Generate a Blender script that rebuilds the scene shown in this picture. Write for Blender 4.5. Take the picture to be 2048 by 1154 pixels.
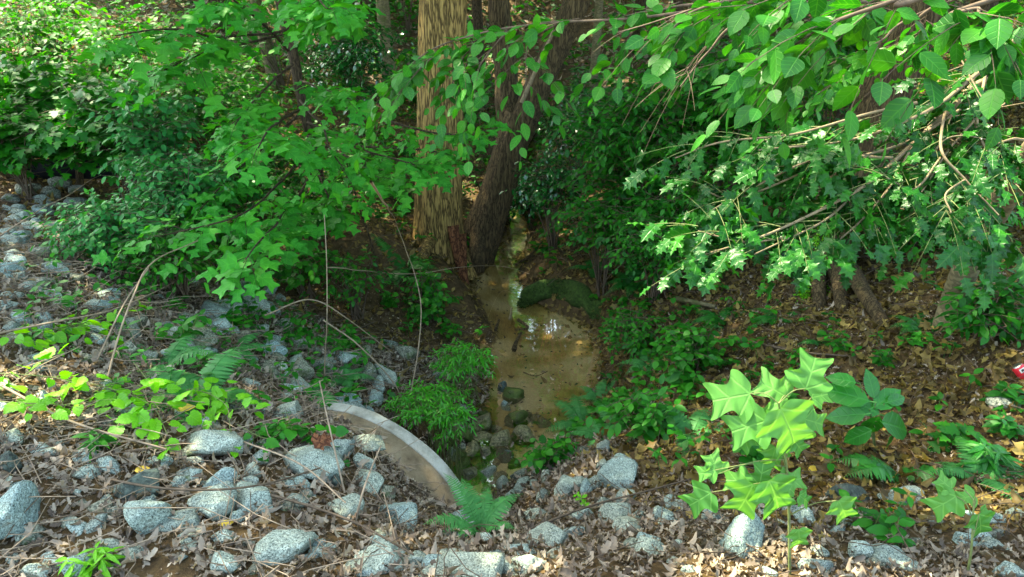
import bpy, math
import numpy as np

# ------------------------------------------------------------------ clearing, camera, world, sun
for o in list(bpy.data.objects):
    bpy.data.objects.remove(o)
SC = bpy.context.scene
COL = SC.collection
R = math.radians
FPX, PITCH, CAMZ = 1500.0, R(24.0), 3.6          # focal length in pixels of a 2048 wide frame
cam_data = bpy.data.cameras.new('camera')
cam = bpy.data.objects.new('camera', cam_data); COL.objects.link(cam)
cam.location = (0, 0, CAMZ)
cam.rotation_euler = (R(90) - PITCH, 0, 0)
cam_data.sensor_width = 36.0
cam_data.lens = 36.0 * FPX / 2048.0
cam_data.clip_start, cam_data.clip_end = 0.05, 2000
SC.camera = cam

SUN_EL, SUN_AZ = R(57.0), R(-50.0)               # azimuth from +Y towards +X: the sun is ahead, a little to one side
SUN = np.array([math.sin(SUN_AZ) * math.cos(SUN_EL), math.cos(SUN_AZ) * math.cos(SUN_EL), math.sin(SUN_EL)])
world = bpy.data.worlds.new('World'); SC.world = world
world.use_nodes = True
wn = world.node_tree.nodes; wl = world.node_tree.links
wn.clear()
sky = wn.new('ShaderNodeTexSky'); sky.sky_type = 'NISHITA'; sky.sun_disc = False
sky.sun_elevation = SUN_EL; sky.sun_rotation = SUN_AZ
sky.air_density = 1.0; sky.dust_density = 2.5; sky.ozone_density = 1.0
bg = wn.new('ShaderNodeBackground'); bg.inputs['Strength'].default_value = 0.15
wo = wn.new('ShaderNodeOutputWorld')
wl.new(sky.outputs[0], bg.inputs[0]); wl.new(bg.outputs[0], wo.inputs[0])
sl = bpy.data.lights.new('sun', 'SUN'); sl.energy = 2.6; sl.angle = R(0.55); sl.color = (1.0, 0.93, 0.80)
so = bpy.data.objects.new('sun', sl); COL.objects.link(so)
so.location = (0, 0, 30)
so.rotation_euler = (R(90) - SUN_EL, 0, math.pi - SUN_AZ)

SC.view_settings.view_transform = 'Standard'; SC.view_settings.look = 'None'
SC.view_settings.gamma = 1.0; SC.view_settings.exposure = 3.25
SC.view_settings.use_white_balance = True; SC.view_settings.white_balance_temperature = 7600; SC.view_settings.white_balance_tint = 4
SC.render.engine = 'CYCLES'
SC.cycles.max_bounces = 6; SC.cycles.diffuse_bounces = 4; SC.cycles.glossy_bounces = 3
SC.cycles.transmission_bounces = 5; SC.cycles.transparent_max_bounces = 8
SC.cycles.caustics_reflective = False; SC.cycles.caustics_refractive = False
SC.cycles.use_denoising = True
SC.cycles.sample_clamp_indirect = 6.0

RNG = np.random.default_rng(11)

# ------------------------------------------------------------------ pixel -> world helpers
SP, CP = math.sin(PITCH), math.cos(PITCH)
def ray(px, py):
    a = (px - 1024.0) / FPX; b = (577.0 - py) / FPX
    return np.array([a, CP + b * SP, -SP + b * CP])
def PT(px, py, t):
    return np.array([0, 0, CAMZ]) + ray(px, py) * t
def PZ(px, py, z):
    d = ray(px, py); t = (z - CAMZ) / d[2]
    return np.array([0, 0, CAMZ]) + d * t
def PY(px, py, y):
    d = ray(px, py); return np.array([0, 0, CAMZ]) + d * (y / d[1])
def nrm(v):
    v = np.asarray(v, float)
    return v / np.maximum(np.linalg.norm(v, axis=-1, keepdims=True), 1e-9)

_ph = np.random.default_rng(5)
_W = _ph.normal(size=(40, 3)); _P = _ph.uniform(0, 6.28, 40)
def snoise(p, scale=1.0, oct=3, seed=0):
    """smooth noise about -1..1 from sums of sines"""
    p = np.asarray(p, float) * scale + seed * 7.31
    if p.shape[-1] == 2: p = np.concatenate([p, np.zeros(p.shape[:-1] + (1,))], -1)
    out = 0; amp = 1.0; tot = 0
    for o in range(oct):
        k = (o * 9 + seed * 3) % 30
        s = np.sin(p @ _W[k:k + 9].T * (2.0 ** o) + _P[k:k + 9]).sum(-1) / 3.6
        out = out + s * amp; tot += amp; amp *= 0.5
    return out / tot

# ------------------------------------------------------------------ terrain height function
STREAM = np.array([[-0.55, 4.0], [-0.32, 4.55], [-0.05, 5.0], [0.25, 5.66], [0.30, 6.36], [0.33, 6.95], [-0.05, 7.6],
                   [-0.16, 8.3], [0.04, 9.3], [0.13, 10.4], [-0.10, 11.6], [0.3, 13.5], [0.5, 16.0]])
SHW = np.array([0.25, 0.32, 0.36, 0.54, 0.60, 0.53, 0.38, 0.32, 0.2, 0.17, 0.13, 0.1, 0.08])
def stream_dist(x, y):
    best = np.full(np.shape(x), 1e9); hw = np.zeros(np.shape(x)); side = np.zeros(np.shape(x))
    for i in range(len(STREAM) - 1):
        a, b = STREAM[i], STREAM[i + 1]; ab = b - a
        t = np.clip(((x - a[0]) * ab[0] + (y - a[1]) * ab[1]) / (ab @ ab), 0, 1)
        dx, dy = x - a[0] - t * ab[0], y - a[1] - t * ab[1]
        d = np.hypot(dx, dy); m = d < best
        best = np.where(m, d, best); hw = np.where(m, SHW[i] + (SHW[i + 1] - SHW[i]) * t, hw)
        side = np.where(m, np.sign(ab[0] * dy - ab[1] * dx), side)
    return best, hw, side

_cp = [(0,1154,1.6),(512,1154,1.6),(1024,1154,1.58),(1536,1154,1.55),(2048,1154,1.55),
       (0,1000,1.66),(400,1000,1.56),(650,1030,1.42),(900,1060,1.12),(1080,1030,.98),(1100,950,.66),(1300,1000,1.06),(1600,1000,1.22),(2048,1000,1.36),
       (0,850,1.7),(300,850,1.52),(500,850,1.36),(640,850,1.16),(720,860,1.06),
       (800,935,1.00),(860,1000,.80),(905,1030,.58),(960,1050,.52),
       (1250,850,.5),(1350,850,.76),(1500,850,.98),(1800,850,1.18),(2048,850,1.34),
       (0,700,1.75),(300,700,1.42),(550,700,.95),(700,730,.62),(850,700,.2),
       (1280,700,.34),(1400,700,.66),(1700,700,1.1),(2048,700,1.42),
       (0,600,1.72),(300,600,1.32),(480,610,1.0),(640,650,.55),(760,640,.28),
       (1280,600,.42),(1400,600,.72),(1700,600,1.1),(2048,600,1.5),
       (0,450,1.56),(300,450,1.15),(600,460,.92),(760,480,.8),(840,490,.5),
       (1200,450,.5),(1500,450,1.0),(2048,450,1.6),
       (0,380,1.52),(400,290,1.35),(600,320,1.02),(750,330,.85),(1200,300,.85),(1600,300,1.3),(2048,300,1.8)]
_pts = [PZ(*c) for c in _cp]
PIPE_C = np.array([-0.95, 4.0, 0.07]); PIPE_R = 0.93
PU = nrm([0.894, -0.447, 0]); PN = nrm([0.447, 0.894, 0])
for u, n, z in [(-.3,.28,.62),(0.0,.3,.3),(.4,.25,.2),(.75,.28,.22),(1.05,.1,.42),(-.8,.1,1.0),(-1.2,.6,.85)]:
    q = PIPE_C + PU * u + PN * n; _pts.append(np.array([q[0], q[1], z]))
for x, y, z in [(-6,2,1.9),(6,2,1.7),(0,.6,1.75),(-3,.6,1.8),(3,.6,1.75),(-7,12,2.2),(7,12,2.4),(0,15,.7),(-3,14,1.3),(3,14,1.2),
                (-8,18,3.0),(0,20,2.3),(8,18,2.8),(-12,8,2.4),(12,8,2.8),(0,26,6.4),(-14,26,6.6),(14,26,6.6),(-18,14,3.6),(18,14,3.6),
                (-16,2,2.2),(16,2,2.2),(0,34,11.0),(-20,34,11),(20,34,11),(-25,20,5),(25,20,5)]:
    _pts.append(np.array([x, y, z], float))
_pts = np.array(_pts)
def _tps(r): return np.where(r > 1e-9, r * r * np.log(np.maximum(r, 1e-9)), 0)
_n = len(_pts)
_K = _tps(np.hypot(_pts[:, None, 0] - _pts[None, :, 0], _pts[:, None, 1] - _pts[None, :, 1])) + np.eye(_n) * 0.02
_Q = np.c_[np.ones(_n), _pts[:, :2]]
_A = np.block([[_K, _Q], [_Q.T, np.zeros((3, 3))]])
_sol = np.linalg.solve(_A, np.r_[_pts[:, 2], 0, 0, 0])
def sstep(e0, e1, x):
    t = np.clip((x - e0) / (e1 - e0), 0, 1); return t * t * (3 - 2 * t)
def height_exact(x, y):
    sh = x.shape; x = x.ravel(); y = y.ravel()
    z = _sol[_n] + _sol[_n + 1] * x + _sol[_n + 2] * y
    for i in range(_n):
        z = z + _sol[i] * _tps(np.hypot(x - _pts[i, 0], y - _pts[i, 1]))
    far = np.maximum(np.hypot(x, y - 8) - 30, 0)
    z = np.clip(z, -1, 18)
    z = np.where(far > 0, z * np.exp(-far / 60) + 15 * (1 - np.exp(-far / 60)), z)
    p = np.stack([x, y], -1)
    z = z + 0.035 * snoise(p, 1.7, 3) + 0.018 * snoise(p, 6.0, 2, 2)
    d, hw, side = stream_dist(x, y)
    hw = hw + 0.10 * snoise(p, 2.2, 2, 4)
    bed = -0.085 * np.clip(1 - (d / np.maximum(hw, .05)) ** 2, -1, 1) + 0.014 * snoise(p, 2.6, 2, 6)
    bankw = np.where(side > 0, 0.30, 0.42)
    k = sstep(0.0, 1.0, (d - hw) / bankw)
    z = np.maximum(z, 0.13) * k + bed * (1 - k)
    return z.reshape(sh)
_ax = np.r_[np.linspace(-150, -16, 14), np.linspace(-15, -6.6, 28), np.arange(-6.5, 6.51, 0.055), np.linspace(6.6, 15, 28), np.linspace(16, 150, 14)]
_ay = np.r_[np.linspace(-120, -6, 10), np.linspace(-5, 0.9, 10), np.arange(1.0, 13.0, 0.055), np.linspace(13.1, 36, 90), np.linspace(37, 170, 20)]
_gx, _gy = np.meshgrid(_ax, _ay)
_gz = height_exact(_gx, _gy)
def H(x, y):
    x = np.asarray(x, float); y = np.asarray(y, float)
    i = np.clip(np.searchsorted(_ax, x) - 1, 0, len(_ax) - 2); j = np.clip(np.searchsorted(_ay, y) - 1, 0, len(_ay) - 2)
    u = np.clip((x - _ax[i]) / (_ax[i + 1] - _ax[i]), 0, 1); v = np.clip((y - _ay[j]) / (_ay[j + 1] - _ay[j]), 0, 1)
    return (_gz[j, i] * (1 - u) + _gz[j, i + 1] * u) * (1 - v) + (_gz[j + 1, i] * (1 - u) + _gz[j + 1, i + 1] * u) * v
def HN(x, y, e=0.08):
    return nrm(np.stack([-(H(x + e, y) - H(x - e, y)) / (2 * e), -(H(x, y + e) - H(x, y - e)) / (2 * e), np.ones(np.shape(x))], -1))
def G(px, py):
    """where the line of sight through a pixel of the photo meets the ground"""
    d = ray(px, py); t = np.linspace(1.0, 45, 4400)
    p = np.array([0, 0, CAMZ]) + d[None] * t[:, None]
    below = p[:, 2] < H(p[:, 0], p[:, 1])
    k = int(np.argmax(below)) if below.any() else len(t) - 1
    q = p[k].copy(); q[2] = H(q[0], q[1]); return q
def depth(q): return q[1] * CP - (q[2] - CAMZ) * SP

# ------------------------------------------------------------------ mesh builder
class MB:
    def __init__(s): s.v = []; s.f = []; s.uv = []; s.n = 0
    def add(s, v, f, uv=None):
        v = np.asarray(v, float).reshape(-1, 3); f = np.asarray(f, int).reshape(-1, 3)
        s.v.append(v); s.f.append(f + s.n); s.n += len(v)
        s.uv.append(np.zeros((len(f) * 3, 2)) if uv is None else np.asarray(uv, float).reshape(-1, 2))
        return s
    def empty(s): return s.n == 0
    def build(s, name, mat, parent=None, loc=(0, 0, 0), smooth=True):
        V = np.concatenate(s.v) - np.asarray(loc, float); F = np.concatenate(s.f); U = np.concatenate(s.uv)
        me = bpy.data.meshes.new(name)
        me.vertices.add(len(V)); me.vertices.foreach_set('co', V.ravel())
        me.loops.add(F.size); me.loops.foreach_set('vertex_index', F.ravel().astype(np.int32))
        me.polygons.add(len(F)); me.polygons.foreach_set('loop_start', np.arange(0, F.size, 3, dtype=np.int32))
        if smooth: me.polygons.foreach_set('use_smooth', np.ones(len(F), bool))
        ul = me.uv_layers.new(name='uv'); ul.data.foreach_set('uv', U.ravel())
        me.update(calc_edges=True)
        me.materials.append(mat)
        o = bpy.data.objects.new(name, me); COL.objects.link(o)
        if parent is not None: o.parent = parent
        else: o.location = loc
        return o
def tag(o, label=None, cat=None, group=None, kind=None):
    if label: o['label'] = label
    if cat: o['category'] = cat
    if group: o['group'] = group
    if kind: o['kind'] = kind
    return o
def thing(name, label, cat, loc, group=None):
    o = bpy.data.objects.new(name, None); COL.objects.link(o)
    o.location = tuple(float(c) for c in loc); o.empty_display_size = 0.1
    return tag(o, label, cat, group)

def tubes(P, Rr, S=4):
    """many tubes at once: P (N,K,3), Rr (N,K) or (N,K,S)"""
    P = np.asarray(P, float); N, K, _ = P.shape
    Rr = np.asarray(Rr, float)
    if Rr.ndim == 2: Rr = np.repeat(Rr[:, :, None], S, 2)
    T = nrm(np.gradient(P, axis=1)); m = nrm(T.mean(1))
    ref = np.where(np.abs(m[:, 2:3]) < 0.7, np.array([[0, 0, 1.0]]), np.array([[1.0, 0, 0]]))[:, None, :]
    X = nrm(ref - (ref * T).sum(-1, keepdims=True) * T); Y = np.cross(T, X)
    a = np.arange(S) * 2 * np.pi / S
    V = P[:, :, None] + Rr[..., None] * (np.cos(a)[None, None, :, None] * X[:, :, None] + np.sin(a)[None, None, :, None] * Y[:, :, None])
    k, s = np.meshgrid(np.arange(K - 1), np.arange(S), indexing='ij')
    a0 = (k * S + s).ravel(); a1 = (k * S + (s + 1) % S).ravel(); b0 = a0 + S; b1 = a1 + S
    f = np.concatenate([np.stack([a0, a1, b1], -1), np.stack([a0, b1, b0], -1)])
    F = f[None] + (np.arange(N) * K * S)[:, None, None]
    return V.reshape(-1, 3), F.reshape(-1, 3)
def curve(pts, n=24):
    """Catmull-Rom through points"""
    p = np.asarray(pts, float)
    if len(p) == 2: return p[0] + (p[1] - p[0]) * np.linspace(0, 1, n)[:, None]
    q = np.vstack([2 * p[0] - p[1], p, 2 * p[-1] - p[-2]])
    m = len(p) - 1; t = np.linspace(0, m - 1e-6, n); i = t.astype(int); u = (t - i)[:, None]
    a, b, c, d = q[i], q[i + 1], q[i + 2], q[i + 3]
    return 0.5 * (2 * b + (c - a) * u + (2 * a - 5 * b + 4 * c - d) * u ** 2 + (3 * b - a - 3 * c + d) * u ** 3)
def limb(mb, pts, r0, r1, S=6, n=24, wob=0.0, seed=0):
    c = curve(pts, n)
    if wob: c = c + wob * np.stack([snoise(c, 3, 2, seed), snoise(c, 3, 2, seed + 1), snoise(c, 3, 2, seed + 2)], -1)
    mb.add(*tubes(c[None], np.linspace(r0, r1, n)[None], S))
    return c

# ------------------------------------------------------------------ leaf templates (unit length along +Y, face +Z)
def leafT(half, fold=0.12, curl=0.15, petiole=0.0, wave=0.0, fine=0):
    """half: (mid_y, out_x, out_y) rows from base to tip"""
    h = np.asarray(half, float)
    if fine: h = curve(h, fine); h[:, 1] = np.maximum(h[:, 1], 0); h[[0, -1], 1] = 0
    n = len(h)
    V = []; 
    for my, ox, oy in h: V.append((0, my)); V.append((ox, oy)); V.append((-ox, oy))
    V = np.array(V); f = []
    for i in range(n - 1):
        a, b = 3 * i, 3 * (i + 1)
        for k, fl in ((1, 0), (2, 1)):
            for t in ((a, a + k, b + k), (a, b + k, b)):
                p = V[list(t)]
                ar = (p[1, 0] - p[0, 0]) * (p[2, 1] - p[0, 1]) - (p[1, 1] - p[0, 1]) * (p[2, 0] - p[0, 0])
                if abs(ar) > 1e-6: f.append(t if ar > 0 else (t[0], t[2], t[1]))
    z = fold * np.abs(V[:, 0]) - curl * V[:, 1] ** 2 - curl * 0.7 * V[:, 0] ** 2 + wave * np.sin(V[:, 1] * 17) * np.abs(V[:, 0])
    V3 = np.c_[V, z]; uv = V.copy()
    if petiole:
        V3[:, 1] += petiole; k = len(V3); w = 0.012
        V3 = np.vstack([V3, [[-w, 0, 0.06], [w, 0, 0.06], [w, petiole, 0], [-w, petiole, 0]]])
        uv = np.vstack([uv, [[0, 0], [0, 0], [0, 0.01], [0, 0.01]]])
        f += [(k, k + 1, k + 2), (k, k + 2, k + 3)]
    f = np.array(f)
    return V3, f, uv[f.ravel()]
TULIP = leafT([(0,0,0),(.03,.20,-.06),(.10,.38,.02),(.2,.56,.16),(.3,.60,.27),(.36,.40,.36),(.42,.30,.44),(.5,.31,.56),(.62,.40,.78),(.72,.42,.93),(.78,.24,.86),(.80,.07,.80),(.80,0,.80)], .18, .22, .45, .05, 26)
BEECH = leafT([(0,0,0),(.08,.16,.06),(.16,.25,.16),(.26,.31,.27),(.30,.30,.29),(.40,.345,.40),(.44,.325,.42),(.54,.32,.55),(.58,.29,.57),(.68,.26,.70),(.72,.23,.72),(.82,.15,.84),(.92,.05,.94),(1,0,1)], .14, .16, .10)
OVAL = leafT([(0,0,0),(.15,.17,.13),(.35,.26,.35),(.6,.24,.62),(.82,.12,.84),(1,0,1)], .16, .2, .12)
ROUND = leafT([(0,0,0),(.1,.28,.04),(.28,.42,.25),(.5,.42,.52),(.75,.26,.78),(1,0,1)], .16, .2, .2)
LANCE = leafT([(0,0,0),(.2,.09,.2),(.5,.12,.5),(.8,.06,.8),(1,0,1)], .12, .35)
MAPLE = leafT([(0,0,0),(.05,.22,-.04),(.15,.46,.12),(.25,.52,.26),(.35,.27,.36),(.45,.30,.5),(.55,.44,.66),(.62,.2,.66),(.75,.16,.8),(1,0,1)], .12, .2, .3)
GRAPE = leafT([(0,0,0),(.0,.2,-.1),(.1,.42,.0),(.18,.40,.1),(.28,.50,.26),(.34,.44,.34),(.46,.46,.52),(.52,.36,.56),(.66,.32,.72),(.72,.22,.74),(.86,.14,.88),(1,0,1)], .14, .18, .35, .05)
HOLLY = leafT([(0,0,0),(.08,.13,.08),(.16,.30,.14),(.22,.19,.22),(.32,.23,.31),(.40,.42,.40),(.46,.23,.46),(.56,.22,.56),(.64,.38,.66),(.70,.19,.70),(.78,.15,.79),(.84,.24,.89),(.88,.09,.89),(1,0,1.05)], .05, .30, .08, .25)
SIMPLE = leafT([(0,0,0),(.4,.27,.4),(1,0,1)], .2, .15)
OAKDRY = leafT([(0,0,0),(.12,.07,.12),(.2,.22,.24),(.3,.12,.34),(.45,.30,.5),(.52,.16,.56),(.7,.26,.78),(.8,.1,.8),(1,0,1)], .5, .3, .15, .35)
OAKDRY2 = leafT([(0,0,0),(.15,.12,.12),(.35,.27,.32),(.6,.22,.62),(.85,.1,.86),(1,0,1)], -.5, -.4, .1, .4)
TULIPDRY = leafT([(0,0,0),(.08,.40,.0),(.25,.52,.25),(.4,.28,.42),(.65,.38,.85),(.75,.1,.78),(.76,0,.78)], .35, .3, .3, .25)
OAKDRY3 = leafT([(0,0,0),(.1,.16,.05),(.25,.30,.3),(.33,.17,.36),(.5,.34,.52),(.58,.2,.62),(.8,.18,.84),(1,0,.97)], .25, -.5, .15, .6)
CURLED = leafT([(0,0,0),(.12,.14,.1),(.3,.25,.28),(.5,.27,.5),(.75,.18,.77),(.95,0,.95)], 1.1, .6, .1, .5)
PINNA = leafT([(0,0,0),(.12,.10,.06),(.5,.085,.5),(.8,.05,.82),(1,0,1)], .1, .18)

def put(mb, T, pos, d, n, s, sx=None):
    pos = np.atleast_2d(pos); N = len(pos); V, F, uv = T
    Y = nrm(np.broadcast_to(d, (N, 3))); n = np.broadcast_to(n, (N, 3))
    Z = nrm(n - (n * Y).sum(-1, keepdims=True) * Y); X = np.cross(Y, Z)
    s = np.broadcast_to(s, (N,))[:, None, None]
    vx = V[None, :, 0:1] * (1 if sx is None else np.broadcast_to(sx, (N,))[:, None, None])
    W = pos[:, None] + s * (vx * X[:, None] + V[None, :, 1:2] * Y[:, None] + V[None, :, 2:3] * Z[:, None])
    FF = F[None] + (np.arange(N) * len(V))[:, None, None]
    mb.add(W.reshape(-1, 3), FF.reshape(-1, 3), np.tile(uv, (N, 1)))

def sprays(lm, tm, T, P0, D, L, nl, size, rng, droop=0.15, ldroop=0.3, ang=55, jit=0.35, nj=0.35, tr=0.003, cull=None, sz=0.35):
    """planar sprays of alternate leaves along thin twigs"""
    P0 = np.atleast_2d(P0); N = len(P0); D = nrm(np.broadcast_to(D, (N, 3))); L = np.broadcast_to(L, (N,))
    k = np.linspace(0.12, 1.0, nl)
    S = nrm(np.cross(D, [0, 0, 1.0]) + 1e-6)
    pos = P0[:, None] + D[:, None] * (L[:, None] * k)[..., None]
    pos[:, :, 2] -= droop * L[:, None] * k ** 2
    sg = np.where(np.arange(nl) % 2 == 0, 1.0, -1.0); sg[-1] = 0
    a = R(ang) * (1 - 0.35 * k)
    d = D[:, None] * np.cos(a * np.abs(sg))[None, :, None] + S[:, None] * (np.sin(a) * sg)[None, :, None]
    d = d + rng.normal(0, jit, d.shape); d[..., 2] -= ldroop + droop * 1.2 * k
    n = np.array([0, 0, 1.0]) + rng.normal(0, nj, d.shape) + 0.25 * d * [1, 1, 0]
    s = size * (1 - sz + 2 * sz * rng.random((N, nl))) * (1.0 - 0.15 * (k > .85))
    pos = pos.reshape(-1, 3); d = d.reshape(-1, 3); n = n.reshape(-1, 3); s = s.ravel()
    if cull is not None:
        m = cull(pos); pos, d, n, s = pos[m], d[m], n[m], s[m]
    if len(pos): put(lm, T, pos, d, n, s)
    if tm is not None:
        kk = np.linspace(0, 1, 5)
        q = P0[:, None] + D[:, None] * (L[:, None] * kk)[..., None]; q[:, :, 2] -= droop * L[:, None] * kk ** 2
        tm.add(*tubes(q, np.broadcast_to(np.linspace(tr, tr * .4, 5), (N, 5)), 3))

def dress(lm, tm, T, pts, n, L, nl, size, rng, start=0.15, **kw):
    """sprays along a limb"""
    c = curve(pts, 60); t = np.clip(np.sort(rng.uniform(start, 1, n)), 0, .999); t[-1] = .999
    i = (t * 58).astype(int); p = c[i]; tan = nrm(c[i + 1] - c[i])
    side = nrm(np.cross(tan, [0, 0, 1.0]) + 1e-6) * np.where(np.arange(n) % 2 == 0, 1, -1)[:, None]
    D = tan * 0.75 + side * rng.uniform(.4, 1.0, (n, 1)) + rng.normal(0, .2, (n, 3)); D[-1] = tan[-1]
    sprays(lm, tm, T, p, D, L * rng.uniform(.6, 1.25, n), nl, size, rng, **kw)

# ------------------------------------------------------------------ materials
def newmat(name):
    m = bpy.data.materials.new(name); m.use_nodes = True
    nt = m.node_tree; nt.nodes.clear(); return m, nt.nodes, nt.links
def N_(nodes, t, **kw):
    n = nodes.new(t)
    for k, v in kw.items():
        if k.startswith('i_'): n.inputs[k[2:].replace('_', ' ')].default_value = v
        else: setattr(n, k, v)
    return n
def ramp(nodes, stops, interp='LINEAR'):
    r = nodes.new('ShaderNodeValToRGB'); r.color_ramp.interpolation = interp; e = r.color_ramp.elements
    e[0].position, e[0].color = stops[0][0], (*stops[0][1], 1); e[1].position, e[1].color = stops[-1][0], (*stops[-1][1], 1)
    for p, c in stops[1:-1]:
        x = e.new(p); x.color = (*c, 1)
    return r
def leafmat(name, cols, transl=0.35, rough=0.45, spec=0.5, veins=0.0, tcol=None, nscale=6.0, vfreq=10):
    m, n, l = newmat(name)
    if cols[0][1] > cols[0][0] * 1.2: cols = [(c[0] * .72, c[1] * 1.22, c[2] * .55) for c in cols]
    geo = N_(n, 'ShaderNodeNewGeometry')
    rp = ramp(n, [(i / max(1, len(cols) - 1), c) for i, c in enumerate(cols)])
    l.new(geo.outputs['Random Per Island'], rp.inputs[0])
    tc = N_(n, 'ShaderNodeTexCoord')
    no = N_(n, 'ShaderNodeTexNoise'); no.inputs['Scale'].default_value = nscale * 4; no.inputs['Detail'].default_value = 2
    l.new(tc.outputs['Object'], no.inputs['Vector'])
    mr = N_(n, 'ShaderNodeMapRange'); mr.inputs['To Min'].default_value = .72; mr.inputs['To Max'].default_value = 1.28
    l.new(no.outputs[0], mr.inputs[0])
    mul = N_(n, 'ShaderNodeMix', data_type='RGBA', blend_type='MULTIPLY'); mul.inputs[0].default_value = 1
    l.new(rp.outputs[0], mul.inputs[6]); l.new(mr.outputs[0], mul.inputs[7])
    col = mul.outputs[2]
    bs = N_(n, 'ShaderNodeBsdfPrincipled'); bs.inputs['Roughness'].default_value = rough; bs.inputs['Specular IOR Level'].default_value = spec
    if veins:
        uv = N_(n, 'ShaderNodeUVMap'); sx = N_(n, 'ShaderNodeSeparateXYZ'); l.new(uv.outputs[0], sx.inputs[0])
        ab = N_(n, 'ShaderNodeMath', operation='ABSOLUTE'); l.new(sx.outputs[0], ab.inputs[0])
        w = N_(n, 'ShaderNodeMath', operation='MULTIPLY'); w.inputs[1].default_value = .75; l.new(ab.outputs[0], w.inputs[0])
        s = N_(n, 'ShaderNodeMath', operation='SUBTRACT'); l.new(sx.outputs[1], s.inputs[0]); l.new(w.outputs[0], s.inputs[1])
        m2 = N_(n, 'ShaderNodeMath', operation='MULTIPLY'); m2.inputs[1].default_value = vfreq; l.new(s.outputs[0], m2.inputs[0])
        fr = N_(n, 'ShaderNodeMath', operation='PINGPONG'); fr.inputs[1].default_value = 1; l.new(m2.outputs[0], fr.inputs[0])
        v1 = N_(n, 'ShaderNodeMapRange', interpolation_type='SMOOTHSTEP'); v1.inputs['From Min'].default_value = .22; v1.inputs['From Max'].default_value = 0.0
        l.new(fr.outputs[0], v1.inputs[0])
        v2 = N_(n, 'ShaderNodeMapRange', interpolation_type='SMOOTHSTEP'); v2.inputs['From Min'].default_value = .03; v2.inputs['From Max'].default_value = .008
        l.new(ab.outputs[0], v2.inputs[0])
        mx = N_(n, 'ShaderNodeMath', operation='MAXIMUM'); l.new(v1.outputs[0], mx.inputs[0]); l.new(v2.outputs[0], mx.inputs[1])
        sc = N_(n, 'ShaderNodeMath', operation='MULTIPLY'); sc.inputs[1].default_value = veins; l.new(mx.outputs[0], sc.inputs[0])
        lc = N_(n, 'ShaderNodeMix', data_type='RGBA'); lc.inputs[7].default_value = (cols[-1][0] * 1.8 + .02, cols[-1][1] * 1.5 + .02, cols[-1][2] * 1.8 + .01, 1)
        l.new(sc.outputs[0], lc.inputs[0]); l.new(col, lc.inputs[6]); col = lc.outputs[2]
        bp = N_(n, 'ShaderNodeBump'); bp.inputs['Strength'].default_value = .35; bp.inputs['Distance'].default_value = .004; bp.invert = True
        l.new(mx.outputs[0], bp.inputs['Height']); l.new(bp.outputs[0], bs.inputs['Normal'])
    l.new(col, bs.inputs['Base Color'])
    tr = N_(n, 'ShaderNodeBsdfTranslucent')
    tm = N_(n, 'ShaderNodeMix', data_type='RGBA', blend_type='MULTIPLY'); tm.inputs[0].default_value = 1
    tm.inputs[7].default_value = (*(tcol or (1.7, 1.5, .7)), 1); l.new(col, tm.inputs[6]); l.new(tm.outputs[2], tr.inputs[0])
    mix = N_(n, 'ShaderNodeMixShader'); mix.inputs[0].default_value = transl
    l.new(bs.outputs[0], mix.inputs[1]); l.new(tr.outputs[0], mix.inputs[2])
    out = N_(n, 'ShaderNodeOutputMaterial'); l.new(mix.outputs[0], out.inputs[0])
    return m
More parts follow.
